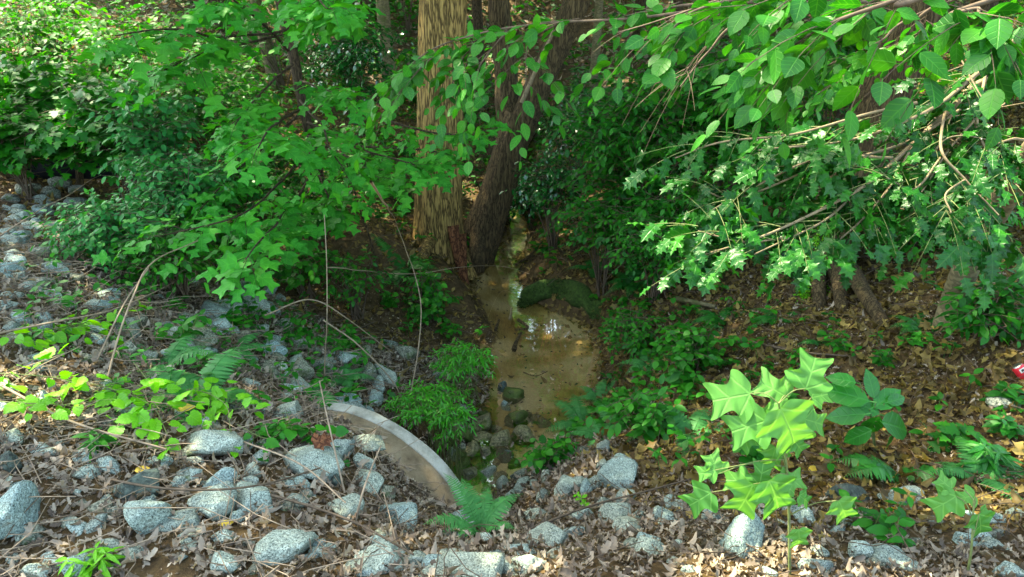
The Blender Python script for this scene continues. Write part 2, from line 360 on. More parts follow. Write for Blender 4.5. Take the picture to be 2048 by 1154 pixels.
def barkmat(name, dark, light, scale=(26, 26, 5), bump=1.0, moss=None, dist=0.02, mossamt=.5):
    m, n, l = newmat(name)
    tc = N_(n, 'ShaderNodeTexCoord'); mp = N_(n, 'ShaderNodeMapping'); mp.inputs['Scale'].default_value = scale
    l.new(tc.outputs['Object'], mp.inputs[0])
    n0 = N_(n, 'ShaderNodeTexNoise'); n0.inputs['Scale'].default_value = 1.1; n0.inputs['Detail'].default_value = 3
    l.new(mp.outputs[0], n0.inputs['Vector'])
    ad = N_(n, 'ShaderNodeVectorMath', operation='MULTIPLY_ADD'); ad.inputs[1].default_value = (2.4, 2.4, 2.4)
    l.new(n0.outputs[1], ad.inputs[0]); l.new(mp.outputs[0], ad.inputs[2])
    vo = N_(n, 'ShaderNodeTexVoronoi', feature='DISTANCE_TO_EDGE'); vo.inputs['Scale'].default_value = 1.0
    l.new(ad.outputs[0], vo.inputs['Vector'])
    no = N_(n, 'ShaderNodeTexNoise'); no.inputs['Scale'].default_value = 3.0; no.inputs['Detail'].default_value = 6; no.inputs['Roughness'].default_value = .7
    l.new(mp.outputs[0], no.inputs['Vector'])
    vr = N_(n, 'ShaderNodeMapRange', interpolation_type='SMOOTHSTEP'); vr.inputs['From Max'].default_value = .20; vr.inputs['To Min'].default_value = .25; l.new(vo.outputs[0], vr.inputs[0])
    mu = N_(n, 'ShaderNodeMath', operation='MULTIPLY'); l.new(vr.outputs[0], mu.inputs[0]); l.new(no.outputs[0], mu.inputs[1])
    rp = ramp(n, [(0.08, dark), (.36, tuple((a + b) / 2 for a, b in zip(dark, light))), (.62, light)])
    l.new(mu.outputs[0], rp.inputs[0]); col = rp.outputs[0]
    if moss:
        n3 = N_(n, 'ShaderNodeTexNoise'); n3.inputs['Scale'].default_value = 3.5; n3.inputs['Detail'].default_value = 7; n3.inputs['Roughness'].default_value = .7
        l.new(tc.outputs['Object'], n3.inputs['Vector'])
        r3 = N_(n, 'ShaderNodeMapRange', interpolation_type='SMOOTHSTEP'); r3.inputs['From Min'].default_value = 1 - mossamt - .08; r3.inputs['From Max'].default_value = 1 - mossamt + .14
        l.new(n3.outputs[0], r3.inputs[0])
        mm = N_(n, 'ShaderNodeMix', data_type='RGBA'); mm.inputs[7].default_value = (*moss, 1)
        l.new(r3.outputs[0], mm.inputs[0]); l.new(col, mm.inputs[6]); col = mm.outputs[2]
    bs = N_(n, 'ShaderNodeBsdfPrincipled'); bs.inputs['Roughness'].default_value = .9; bs.inputs['Specular IOR Level'].default_value = .25
    l.new(col, bs.inputs['Base Color'])
    bp = N_(n, 'ShaderNodeBump'); bp.inputs['Strength'].default_value = bump; bp.inputs['Distance'].default_value = dist
    l.new(mu.outputs[0], bp.inputs['Height']); l.new(bp.outputs[0], bs.inputs['Normal'])
    out = N_(n, 'ShaderNodeOutputMaterial'); l.new(bs.outputs[0], out.inputs[0])
    return m
def stonemat(name, stops, scale=110, moss=None, mossamt=.4, stain=None, rough=.85):
    m, n, l = newmat(name)
    tc = N_(n, 'ShaderNodeTexCoord')
    no = N_(n, 'ShaderNodeTexNoise'); no.inputs['Scale'].default_value = scale; no.inputs['Detail'].default_value = 3; no.inputs['Roughness'].default_value = .75
    vo = N_(n, 'ShaderNodeTexVoronoi'); vo.inputs['Scale'].default_value = scale * 1.3
    big = N_(n, 'ShaderNodeTexNoise'); big.inputs['Scale'].default_value = 9; big.inputs['Detail'].default_value = 5
    for x in (no, vo, big): l.new(tc.outputs['Object'], x.inputs['Vector'])
    ad = N_(n, 'ShaderNodeMath', operation='MULTIPLY_ADD'); ad.inputs[1].default_value = .28
    l.new(vo.outputs['Color'], ad.inputs[0]); l.new(no.outputs[0], ad.inputs[2])
    sb = N_(n, 'ShaderNodeMath', operation='SUBTRACT'); sb.inputs[1].default_value = .14; l.new(ad.outputs[0], sb.inputs[0])
    rp = ramp(n, stops); l.new(sb.outputs[0], rp.inputs[0])
    mr = N_(n, 'ShaderNodeMapRange'); mr.inputs['From Min'].default_value = .3; mr.inputs['From Max'].default_value = .7; mr.inputs['To Min'].default_value = .7; mr.inputs['To Max'].default_value = 1.2
    l.new(big.outputs[0], mr.inputs[0])
    oi = N_(n, 'ShaderNodeObjectInfo'); orr = N_(n, 'ShaderNodeMapRange'); orr.inputs['To Min'].default_value = .70; orr.inputs['To Max'].default_value = 1.15; l.new(oi.outputs['Random'], orr.inputs[0])
    m0 = N_(n, 'ShaderNodeMath', operation='MULTIPLY'); l.new(mr.outputs[0], m0.inputs[0]); l.new(orr.outputs[0], m0.inputs[1])
    tn = ramp(n, [(.0, (.98,1.0,.98)), (.3, (1.12,1.02,.86)), (.5, (.86,.95,.95)), (.75, (1.0,.93,.80)), (1.0, (1.05,1.05,1.0))]); l.new(oi.outputs['Random'], tn.inputs[0])
    t2 = N_(n, 'ShaderNodeMix', data_type='RGBA', blend_type='MULTIPLY'); t2.inputs[0].default_value = 1; l.new(rp.outputs[0], t2.inputs[6]); l.new(tn.outputs[0], t2.inputs[7])
    mul = N_(n, 'ShaderNodeMix', data_type='RGBA', blend_type='MULTIPLY'); mul.inputs[0].default_value = 1
    l.new(t2.outputs[2], mul.inputs[6]); l.new(m0.outputs[0], mul.inputs[7]); col = mul.outputs[2]
    if moss:
        n3 = N_(n, 'ShaderNodeTexNoise'); n3.inputs['Scale'].default_value = 7; n3.inputs['Detail'].default_value = 7; n3.inputs['Roughness'].default_value = .7
        l.new(tc.outputs['Object'], n3.inputs['Vector'])
        r3 = N_(n, 'ShaderNodeMapRange', interpolation_type='SMOOTHSTEP'); r3.inputs['From Min'].default_value = 1 - mossamt - .06; r3.inputs['From Max'].default_value = 1 - mossamt + .12
        l.new(n3.outputs[0], r3.inputs[0])
        mm = N_(n, 'ShaderNodeMix', data_type='RGBA'); mm.inputs[7].default_value = (*moss, 1)
        l.new(r3.outputs[0], mm.inputs[0]); l.new(col, mm.inputs[6]); col = mm.outputs[2]
    bs = N_(n, 'ShaderNodeBsdfPrincipled'); bs.inputs['Roughness'].default_value = rough; bs.inputs['Specular IOR Level'].default_value = .3
    l.new(col, bs.inputs['Base Color'])
    n4 = N_(n, 'ShaderNodeTexNoise'); n4.inputs['Scale'].default_value = 45; n4.inputs['Detail'].default_value = 6
    l.new(tc.outputs['Object'], n4.inputs['Vector'])
    bp = N_(n, 'ShaderNodeBump'); bp.inputs['Strength'].default_value = .9; bp.inputs['Distance'].default_value = .016
    l.new(n4.outputs[0], bp.inputs['Height']); l.new(bp.outputs[0], bs.inputs['Normal'])
    out = N_(n, 'ShaderNodeOutputMaterial'); l.new(bs.outputs[0], out.inputs[0])
    return m
def plainmat(name, col, rough=.8, var=.25, scale=20, spec=.3, metal=0):
    m, n, l = newmat(name)
    tc = N_(n, 'ShaderNodeTexCoord'); no = N_(n, 'ShaderNodeTexNoise'); no.inputs['Scale'].default_value = scale; no.inputs['Detail'].default_value = 5
    l.new(tc.outputs['Object'], no.inputs['Vector'])
    rp = ramp(n, [(.3, tuple(c * (1 - var) for c in col)), (.7, tuple(c * (1 + var) for c in col))]); l.new(no.outputs[0], rp.inputs[0])
    bs = N_(n, 'ShaderNodeBsdfPrincipled'); bs.inputs['Roughness'].default_value = rough; bs.inputs['Specular IOR Level'].default_value = spec; bs.inputs['Metallic'].default_value = metal
    l.new(rp.outputs[0], bs.inputs['Base Color'])
    bp = N_(n, 'ShaderNodeBump'); bp.inputs['Strength'].default_value = .4; bp.inputs['Distance'].default_value = .006
    l.new(no.outputs[0], bp.inputs['Height']); l.new(bp.outputs[0], bs.inputs['Normal'])
    out = N_(n, 'ShaderNodeOutputMaterial'); l.new(bs.outputs[0], out.inputs[0])
    return m

M = {}
M['tulip'] = leafmat('tulip leaf', [(.028,.175,.028), (.045,.225,.040), (.075,.255,.036)], .40, .55, .25, .22, vfreq=4.5)
M['tulip_bright'] = leafmat('young tulip leaf', [(.080,.180,.060), (.115,.220,.08), (.15,.25,.10)], 0.40, .5, .3, .38, nscale=3, vfreq=4.5)
M['beech'] = leafmat('beech leaf', [(.011,.090,.016), (.022,.130,.020), (.050,.185,.018)], .38, .48, .35, .35)
M['holly'] = leafmat('holly leaf', [(.004,.045,.009), (.009,.070,.013), (.022,.105,.014)], .22, .38, .28, .2)
M['shade_leaf'] = leafmat('shade leaf', [(.006,.070,.009), (.014,.115,.014), (.036,.175,.015)], .38, .5, .3)
M['blue_leaf'] = leafmat('bluish leaf', [(.018,.130,.055), (.032,.170,.075), (.06,.21,.07)], .30, .5, .3)
M['back_leaf'] = leafmat('forest leaf', [(.006,.065,.008), (.017,.115,.011), (.07,.19,.014)], .42, .55, .25)
M['glossy_leaf'] = leafmat('glossy small leaf', [(.008,.075,.022), (.015,.105,.03)], .15, .25, .8)
M['lime'] = leafmat('lime leaf', [(.110,.260,.012), (.150,.330,.018), (.20,.36,.02)], .42, .45, .4, .25)
M['fern'] = leafmat('fern pinna', [(.050,.155,.075), (.085,.20,.105)], .30, .55, .25)
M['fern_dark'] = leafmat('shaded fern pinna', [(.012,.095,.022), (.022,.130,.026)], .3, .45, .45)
M['cover'] = leafmat('ground plant leaf', [(.010,.085,.010), (.022,.140,.016), (.055,.21,.022)], .34, .5, .3)
M['spiky'] = leafmat('narrow leaf', [(.035,.210,.015), (.065,.280,.02)], .35, .4, .5)
M['broad'] = leafmat('broad shade leaf', [(.014,.120,.018), (.022,.160,.022)], .3, .42, .5, .3)
M['litter'] = leafmat('dry oak leaf', [(.085,.064,.047), (.155,.124,.090), (.230,.190,.140), (.36,.305,.225), (.12,.085,.058)], .15, .8, .25)
M['litter_gold'] = leafmat('dry tulip leaf', [(.048,.032,.009), (.115,.080,.020), (.20,.148,.036), (.085,.055,.016), (.30,.225,.06)], .2, .6, .3)
M['yellow'] = leafmat('yellow fallen leaf', [(.55,.36,.03), (.62,.45,.05)], .3, .5, .4)
M['oak_bark'] = barkmat('oak bark', (.040,.024,.007), (.50,.33,.105), (22,22,2.6), 1.0, (.115,.110,.022), .03, .38)
M['dark_bark'] = barkmat('dark bark', (.026,.017,.007), (.15,.105,.045), (30,30,3.2), 1.0, (.045,.05,.012), .025, .36)
M['brown_bark'] = barkmat('brown bark', (.022,.014,.007), (.11,.078,.040), (30,30,6), 1.0, None, .02)
M['smooth_bark'] = barkmat('smooth grey bark', (.09,.075,.04), (.20,.165,.085), (7,7,14), .4, (.07,.085,.02), .008, .45)
M['holly_wood'] = plainmat('holly twig bark', (.20,.155,.085), .8, .3, 30)
M['twig'] = plainmat('twig bark', (.095,.068,.042), .8, .35, 30)
M['green_twig'] = plainmat('green twig', (.13,.16,.05), .7, .3, 30)
M['straw'] = plainmat('dry straw', (.25,.19,.125), .8, .35, 30)
M['cane'] = plainmat('dry cane', (.25,.185,.115), .75, .3, 30)
M['rot'] = barkmat('rotten wood', (.05,.014,.006), (.30,.12,.05), (18,18,9), 1.0, None, .03)
M['granite'] = stonemat('pale granite', [(.34,(.06,.08,.072)), (.45,(.19,.245,.22)), (.56,(.29,.365,.325)), (.70,(.42,.50,.455))], 170, (.15,.125,.075), .38)
M['granite_dim'] = stonemat('weathered granite', [(.34,(.05,.058,.045)), (.5,(.17,.19,.15)), (.68,(.34,.36,.29))], 90, (.07,.10,.03), .45)
M['slate'] = stonemat('dark basalt', [(.3,(.02,.032,.03)), (.7,(.085,.125,.115))], 40, None)
M['wet_stone'] = stonemat('creek stone', [(.32,(.05,.05,.026)), (.5,(.15,.145,.08)), (.7,(.27,.255,.15))], 60, (.06,.085,.015), .47, rough=.55)
M['moss_stone'] = stonemat('mossy stone', [(.32,(.03,.03,.016)), (.7,(.12,.115,.06))], 60, (.045,.075,.010), .60, rough=.7)
M['moss'] = plainmat('moss', (.030,.060,.008), .95, .6, 40)
M['can_red'] = plainmat('red can paint', (.55,.02,.03), .3, .05, 10, .5)
M['metal'] = plainmat('bare aluminium', (.6,.6,.6), .3, .1, 30, .5, 1)
M['white'] = plainmat('white print', (.75,.72,.6), .4, .05, 10)
M['black'] = plainmat('black boards', (.006,.006,.008), .8, .5, 8)
M['print'] = plainmat('dark print', (.02,.02,.02), .4, .05, 10)

def soil_mat():
    m, n, l = newmat('forest soil')
    tc = N_(n, 'ShaderNodeTexCoord'); geo = N_(n, 'ShaderNodeNewGeometry'); sx = N_(n, 'ShaderNodeSeparateXYZ'); l.new(geo.outputs['Position'], sx.inputs[0])
    no = N_(n, 'ShaderNodeTexNoise'); no.inputs['Scale'].default_value = 14; no.inputs['Detail'].default_value = 8; no.inputs['Roughness'].default_value = .7
    n2 = N_(n, 'ShaderNodeTexNoise'); n2.inputs['Scale'].default_value = 1.6; n2.inputs['Detail'].default_value = 4
    n5 = N_(n, 'ShaderNodeTexNoise'); n5.inputs['Scale'].default_value = 90; n5.inputs['Detail'].default_value = 4
    for x in (no, n2, n5): l.new(tc.outputs['Object'], x.inputs['Vector'])
    soil = ramp(n, [(.3, (.025,.015,.006)), (.55, (.085,.055,.022)), (.75, (.17,.115,.052))]); l.new(no.outputs[0], soil.inputs[0])
    sand = ramp(n, [(.30, (.20,.125,.030)), (.46, (.42,.30,.11)), (.58, (.62,.50,.29))]); l.new(n2.outputs[0], sand.inputs[0])
    grain = N_(n, 'ShaderNodeMapRange'); grain.inputs['To Min'].default_value = .6; grain.inputs['To Max'].default_value = 1.35; l.new(n5.outputs[0], grain.inputs[0])
    sg = N_(n, 'ShaderNodeMix', data_type='RGBA', blend_type='MULTIPLY'); sg.inputs[0].default_value = 1; l.new(sand.outputs[0], sg.inputs[6]); l.new(grain.outputs[0], sg.inputs[7])
    zz = N_(n, 'ShaderNodeMath', operation='MULTIPLY_ADD'); zz.inputs[1].default_value = -.06; l.new(no.outputs[0], zz.inputs[0]); l.new(sx.outputs[2], zz.inputs[2])
    mr = N_(n, 'ShaderNodeMapRange', interpolation_type='SMOOTHSTEP'); mr.inputs['From Min'].default_value = -.030; mr.inputs['From Max'].default_value = -.055
    l.new(zz.outputs[0], mr.inputs[0])
    mx = N_(n, 'ShaderNodeMix', data_type='RGBA'); l.new(mr.outputs[0], mx.inputs[0]); l.new(soil.outputs[0], mx.inputs[6]); l.new(sg.outputs[2], mx.inputs[7])
    bs = N_(n, 'ShaderNodeBsdfPrincipled'); bs.inputs['Roughness'].default_value = .95; bs.inputs['Specular IOR Level'].default_value = .2
    l.new(mx.outputs[2], bs.inputs['Base Color'])
    bp = N_(n, 'ShaderNodeBump'); bp.inputs['Strength'].default_value = .8; bp.inputs['Distance'].default_value = .03; l.new(no.outputs[0], bp.inputs['Height']); l.new(bp.outputs[0], bs.inputs['Normal'])
    out = N_(n, 'ShaderNodeOutputMaterial'); l.new(bs.outputs[0], out.inputs[0]); return m
def water_mat():
    m, n, l = newmat('creek water')
    tc = N_(n, 'ShaderNodeTexCoord')
    no = N_(n, 'ShaderNodeTexNoise'); no.inputs['Scale'].default_value = 7; no.inputs['Detail'].default_value = 3; l.new(tc.outputs['Object'], no.inputs['Vector'])
    bp = N_(n, 'ShaderNodeBump'); bp.inputs['Strength'].default_value = .10; bp.inputs['Distance'].default_value = .012; l.new(no.outputs[0], bp.inputs['Height'])
    tr = N_(n, 'ShaderNodeBsdfTransparent'); tr.inputs[0].default_value = (.99,.95,.80,1)
    gl = N_(n, 'ShaderNodeBsdfGlossy'); gl.inputs['Roughness'].default_value = .03; l.new(bp.outputs[0], gl.inputs['Normal'])
    fr = N_(n, 'ShaderNodeFresnel'); fr.inputs[0].default_value = 1.33; l.new(bp.outputs[0], fr.inputs['Normal'])
    mx = N_(n, 'ShaderNodeMixShader'); fm = N_(n, 'ShaderNodeMath', operation='MULTIPLY'); fm.inputs[1].default_value = .6; l.new(fr.outputs[0], fm.inputs[0]); l.new(fm.outputs[0], mx.inputs[0]); l.new(tr.outputs[0], mx.inputs[1]); l.new(gl.outputs[0], mx.inputs[2])
    out = N_(n, 'ShaderNodeOutputMaterial'); l.new(mx.outputs[0], out.inputs[0]); return m
def concrete_mat(name, c0, c1, stain):
    m, n, l = newmat(name)
    tc = N_(n, 'ShaderNodeTexCoord')
    no = N_(n, 'ShaderNodeTexNoise'); no.inputs['Scale'].default_value = 8; no.inputs['Detail'].default_value = 8; no.inputs['Roughness'].default_value = .65
    n2 = N_(n, 'ShaderNodeTexNoise'); n2.inputs['Scale'].default_value = 160; n2.inputs['Detail'].default_value = 2
    for x in (no, n2): l.new(tc.outputs['Object'], x.inputs['Vector'])
    rp = ramp(n, [(.32, stain), (.5, c0), (.68, c1)]); l.new(no.outputs[0], rp.inputs[0])
    mr = N_(n, 'ShaderNodeMapRange'); mr.inputs['To Min'].default_value = .75; mr.inputs['To Max'].default_value = 1.2; l.new(n2.outputs[0], mr.inputs[0])
    mu = N_(n, 'ShaderNodeMix', data_type='RGBA', blend_type='MULTIPLY'); mu.inputs[0].default_value = 1; l.new(rp.outputs[0], mu.inputs[6]); l.new(mr.outputs[0], mu.inputs[7])
    bs = N_(n, 'ShaderNodeBsdfPrincipled'); bs.inputs['Roughness'].default_value = .9; l.new(mu.outputs[2], bs.inputs['Base Color'])
    bp = N_(n, 'ShaderNodeBump'); bp.inputs['Strength'].default_value = .4; bp.inputs['Distance'].default_value = .006; l.new(n2.outputs[0], bp.inputs['Height']); l.new(bp.outputs[0], bs.inputs['Normal'])
    out = N_(n, 'ShaderNodeOutputMaterial'); l.new(bs.outputs[0], out.inputs[0]); return m
M['soil'] = soil_mat(); M['water'] = water_mat()
M['conc_side'] = concrete_mat('stained concrete', (.235,.175,.10), (.31,.24,.15), (.12,.08,.042))
M['conc_rim'] = concrete_mat('grey concrete', (.32,.32,.26), (.43,.43,.36), (.17,.165,.12))

# ------------------------------------------------------------------ ground and water
ny, nx = _gx.shape
j, i = np.meshgrid(np.arange(ny - 1), np.arange(nx - 1), indexing='ij')
a = (j * nx + i).ravel()
gf = np.concatenate([np.stack([a, a + 1, a + nx + 1], -1), np.stack([a, a + nx + 1, a + nx], -1)])
tag(MB().add(np.stack([_gx, _gy, _gz], -1), gf).build('ground', M['soil']), kind='structure')
sc_ = curve(np.c_[STREAM, np.zeros(len(STREAM))], 120); tn = nrm(np.gradient(sc_, axis=0)); sd = np.cross(tn, [0, 0, 1.0])
wv = np.concatenate([sc_ + sd * w for w in (-.75, -.4, 0, .4, .75)]) ; wf = []
for q in range(4):
    for k in range(119):
        p = q * 120 + k; wf += [(p, p + 1, p + 121), (p, p + 121, p + 120)]
tag(MB().add(wv, wf).build('stream_water', M['water']), kind='structure')

# ------------------------------------------------------------------ trunks
TREES = {}
def trunk(pts, radii, mat, parent, S=40, K=140, ridge=0.06, lump=0.08, seed=0, name='trunk', flare=None):
    """pts are world points relative to nothing; irregular tapered trunk"""
    c = curve(pts, K); r = np.interp(np.linspace(0, 1, K), np.linspace(0, 1, len(radii)), radii)
    a = np.arange(S) * 2 * np.pi / S; L = np.r_[0, np.cumsum(np.linalg.norm(np.diff(c, axis=0), axis=1))]
    P = np.stack([np.cos(a)[None] * np.ones((K, 1)), np.sin(a)[None] * np.ones((K, 1)), L[:, None] * .9 * np.ones((1, S))], -1)
    rr = r[:, None] * (1 + lump * snoise(P, 1.3, 2, seed % 3) + ridge * snoise(P * [7, 7, .8], 1, 2, 1 + seed % 3) + ridge * .7 * snoise(P * [13, 13, 2.2], 1, 2, 2))
    if flare is not None:
        fl = np.exp(-L / flare[0])[:, None]
        rr = rr + r[:, None] * fl * flare[1] * (.55 + .6 * np.sin(a * flare[2] + seed)[None] ** 2)
    mb = MB().add(*tubes(c[None], rr[None], S))
    return mb.build(name, mat, parent, parent.location if parent else (0, 0, 0)), c

# big oak
ob = G(880, 492); yo = ob[1]; t0 = depth(ob)
oak = thing('oak_tree', 'thick straight oak with furrowed yellow-brown bark standing at the creek edge', 'tree', ob)
trunk([ob + [.0, .0, -.35], PY(879, 440, yo), PY(880, 250, yo), PY(886, 0, yo), PY(892, -300, yo), PY(900, -800, yo), PY(900, -2200, yo)],
      [.30, .268, .252, .25, .25, .22, .15], M['oak_bark'], oak, 96, 300, .05, .05, 2, flare=(.38, .45, 2.0))
mb = MB()
limb(mb, [PY(905, 450, yo - .24), PY(912, 490, yo - .30), PY(925, 545, yo - .36), PY(938, 590, yo - .5), PY(946, 625, yo - .6)], .07, .035, 10, 40, .03, 3)
tag(mb.build('rotten_root', M['rot'], oak, oak.location), 'crumbling reddish brown rotten root')
mb = MB(); limb(mb, [PY(926, 470, yo - .16), PY(930, 520, yo - .25), PY(936, 580, yo - .42)], .05, .03, 8, 30, .03, 5)
tag(mb.build('rotten_root', M['rot'], oak, oak.location), 'thin rust coloured root running down to the water')
mb = MB()
pp = [PY(862, 470, yo - .12), G(840, 520) + [0, 0, -.01], G(828, 560) + [0, 0, -.02], G(836, 610) + [0, 0, -.05]]
limb(mb, pp, .085, .03, 10, 40, .04, 2); mb.build('root', M['oak_bark'], oak, oak.location)

# forked leaning tree
fb = G(955, 505); yf = fb[1] + .1; t1 = depth(fb)
fork = thing('forked_tree', 'dark forked tree leaning out over the creek beside the big oak', 'tree', fb)
trunk([PY(946, 530, yf), PY(962, 470, yf), PY(992, 390, yf), PY(1020, 300, yf), PY(1044, 228, yf)], [.24, .25, .205, .195, .20], M['dark_bark'], fork, 64, 200, .05, .07, 1)
trunk([PY(1030, 270, yf), PY(1014, 215, yf + .1), PY(1012, 150, yf + .15), PY(1004, 60, yf + .2), PY(996, -30, yf + .2), PY(985, -600, yf + .6), PY(985, -2000, yf + .7)],
      [.16, .14, .128, .125, .12, .11, .07], M['dark_bark'], fork, 48, 260, .05, .06, 4, name='upright_stem')
trunk([PY(1038, 268, yf), PY(1060, 215, yf - .05), PY(1092, 140, yf - .1), PY(1130, 60, yf - .15), PY(1165, -20, yf - .2), PY(1330, -400, yf), PY(1480, -1500, yf)],
      [.17, .16, .15, .142, .138, .12, .07], M['dark_bark'], fork, 48, 260, .05, .07, 5, name='leaning_stem')
mb = MB(); limb(mb, [PY(1044, 205, yf - .19), PY(1070, 145, yf - .23), PY(1108, 60, yf - .27)], .03, .02, 6, 30, .01, 2)
tag(mb.build('bark_strip', M['holly_wood'], fork, fork.location), 'pale bare strip of wood')
mb = MB(); limb(mb, [PY(957, 470, yf - .15), PY(955, 500, yf - .25), PY(950, 540, yf - .3)], .10, .12, 12, 20, .02, 2)
mb.build('root', M['dark_bark'], fork, fork.location)

# dark tree with stilt roots
db = G(1640, 600); yd = db[1] + .3; t2 = depth(db)
dark = thing('stilt_rooted_tree', 'dark ridged tree propped on splayed mossy stilt roots in the brown leaves', 'tree', db)
trunk([PY(1645, 575, yd), PY(1660, 470, yd), PY(1700, 350, yd), PY(1755, 220, yd), PY(1800, 100, yd), PY(1835, -10, yd), PY(1950, -600, yd + .3), PY(2000, -2000, yd + .5)],
      [.20, .18, .185, .19, .19, .18, .15, .1], M['dark_bark'], dark, 64, 240, .06, .06, 3, flare=(.25, .3, 2.5))
for k, (x, y, dx) in enumerate([(1580, 598, -.2), (1640, 622, -.35), (1688, 622, -.35), (1782, 660, -.3), (1745, 600, 0), (1600, 570, .3)]):
    mb = MB(); e = G(x, y); s = PY(1640 + (x - 1640) * .25, 520, yd - .08)
    limb(mb, [s, s * .55 + e * .45 + [0, 0, .05], e + [0, 0, -.05]], .075, .045, 10, 40, .03, k)
    mb.build('stilt_root', M['dark_bark'], dark, dark.location)
mb = MB(); rr = np.random.default_rng(3)
for (x, y, s) in [(1640, 500, .08), (1625, 530, .07), (1700, 555, .06), (1655, 590, .05), (1610, 585, .06), (1640, 470, .06)]:
    c = PY(x, y, yd - .26); n = 260
    p = c + rr.normal(0, 1, (n, 3)) * s * [.6, .4, .9]
    put(mb, SIMPLE, p, rr.normal(0, 1, (n, 3)), rr.normal(0, 1, (n, 3)), .02)
tag(mb.build('moss_patch', M['lime'], dark, dark.location), 'bright yellow-green moss clinging to the roots')

# holly trunk
hb = G(1893, 652); yh = hb[1] + .05; t3 = depth(hb)
holly = thing('holly_tree', 'spiny glossy-leaved holly whose branches reach across in front of the dark stilt rooted tree', 'tree', hb)
trunk([hb + [0, 0, -.1], PY(1905, 610, yh), PY(1930, 540, yh - .1), PY(1975, 450, yh - .3), PY(2050, 330, yh - .7), PY(2150, 200, yh - 1.1), PY(2230, 60, yh - 1.3), PY(2260, -300, yh - 1.5)],
      [.09, .08, .076, .072, .068, .065, .05, .03], M['smooth_bark'], holly, 24, 120, .01, .07, 1)

# slim tulip tree
tb = G(640, 385); yt = tb[1]; t4 = depth(tb)
tul = thing('tulip_tree', 'slim young tulip tree with tiers of lobed bright leaves spreading before the oak', 'tree', tb)
trunk([tb + [0, 0, -.1], PY(636, 340, yt), PY(620, 270, yt), PY(602, 190, yt), PY(585, 100, yt), PY(560, 0, yt), PY(500, -400, yt), PY(470, -1400, yt)],
      [.075, .065, .06, .06, .058, .055, .04, .02], M['brown_bark'], tul, 24, 160, .03, .05, 2)

# ------------------------------------------------------------------ rocks
import bmesh
_bm = bmesh.new(); bmesh.ops.create_icosphere(_bm, subdivisions=4, radius=1.0)
ICO_V = np.array([v.co[:] for v in _bm.verts]); ICO_F = np.array([[v.index for v in f.verts] for f in _bm.faces]); _bm.free()
_bm = bmesh.new(); bmesh.ops.create_icosphere(_bm, subdivisions=3, radius=1.0)
ICO3_V = np.array([v.co[:] for v in _bm.verts]); ICO3_F = np.array([[v.index for v in f.verts] for f in _bm.faces]); _bm.free()
def rock_shape(seed, big=True):
    r = np.random.default_rng(seed)
    V, F = (ICO_V, ICO_F) if big else (ICO3_V, ICO3_F)
    k = r.integers(12, 18); nn = nrm(r.normal(size=(k, 3))); dd = r.uniform(.52, .92, k)
    s = V @ nn.T; q = np.where(s > .05, dd / np.maximum(s, .05), 9.0)
    p = 48.0; rad = (np.minimum(q, 9.0) ** -p).sum(1) ** (-1 / p); rad = np.minimum(rad, 1.3)
    rad = rad * (1 + .035 * snoise(V, 2.5, 3, seed % 4) + .020 * snoise(V, 9, 2, (seed + 1) % 4))
    W = V * rad[:, None]
    return W / np.abs(W).max(0), F
def rock(name, px, py, w, h, mat, label, cat='rock', group=None, sink=.32, flat=1.0):
    q = G(px, py); t = depth(q); rx = w / 2 * t / FPX * 1.24; rz = h / 2 * t / FPX * 1.36 * flat; ry = max(rz, .75 * rx)
    t -= sink * rz / max(.2, -ray(px, py)[2]); c = PT(px, py, t)
    sd = int(px * 7 + py * 13) % 9973; r = np.random.default_rng(sd)
    W, F = rock_shape(sd, w * h > 1300)
    a = r.uniform(-.5, .5); W = W * [rx, ry, rz]
    ca, sa = math.cos(a), math.sin(a); W = np.stack([W[:, 0] * ca - W[:, 1] * sa, W[:, 0] * sa + W[:, 1] * ca, W[:, 2]], -1)
    ROCKS.append((c[0], c[1], c[2], max(rx, ry), rz))
    return tag(MB().add(W + c, F).build(name, M[mat], None, c), label, cat, group)
ROCKS = []
def rocks(rows, group=None, cat='rock', name='granite_rock'):
    for row in rows:
        px, py, w, h, mat, lab = row[:6]
        rock(name if mat.startswith('gran') else {'slate': 'dark_rock', 'wet_stone': 'creek_stone', 'moss_stone': 'mossy_stone'}[mat], px, py, w, h, mat, lab, cat, group)
g, d_, s_, w_, m_ = 'granite', 'granite_dim', 'slate', 'wet_stone', 'moss_stone'
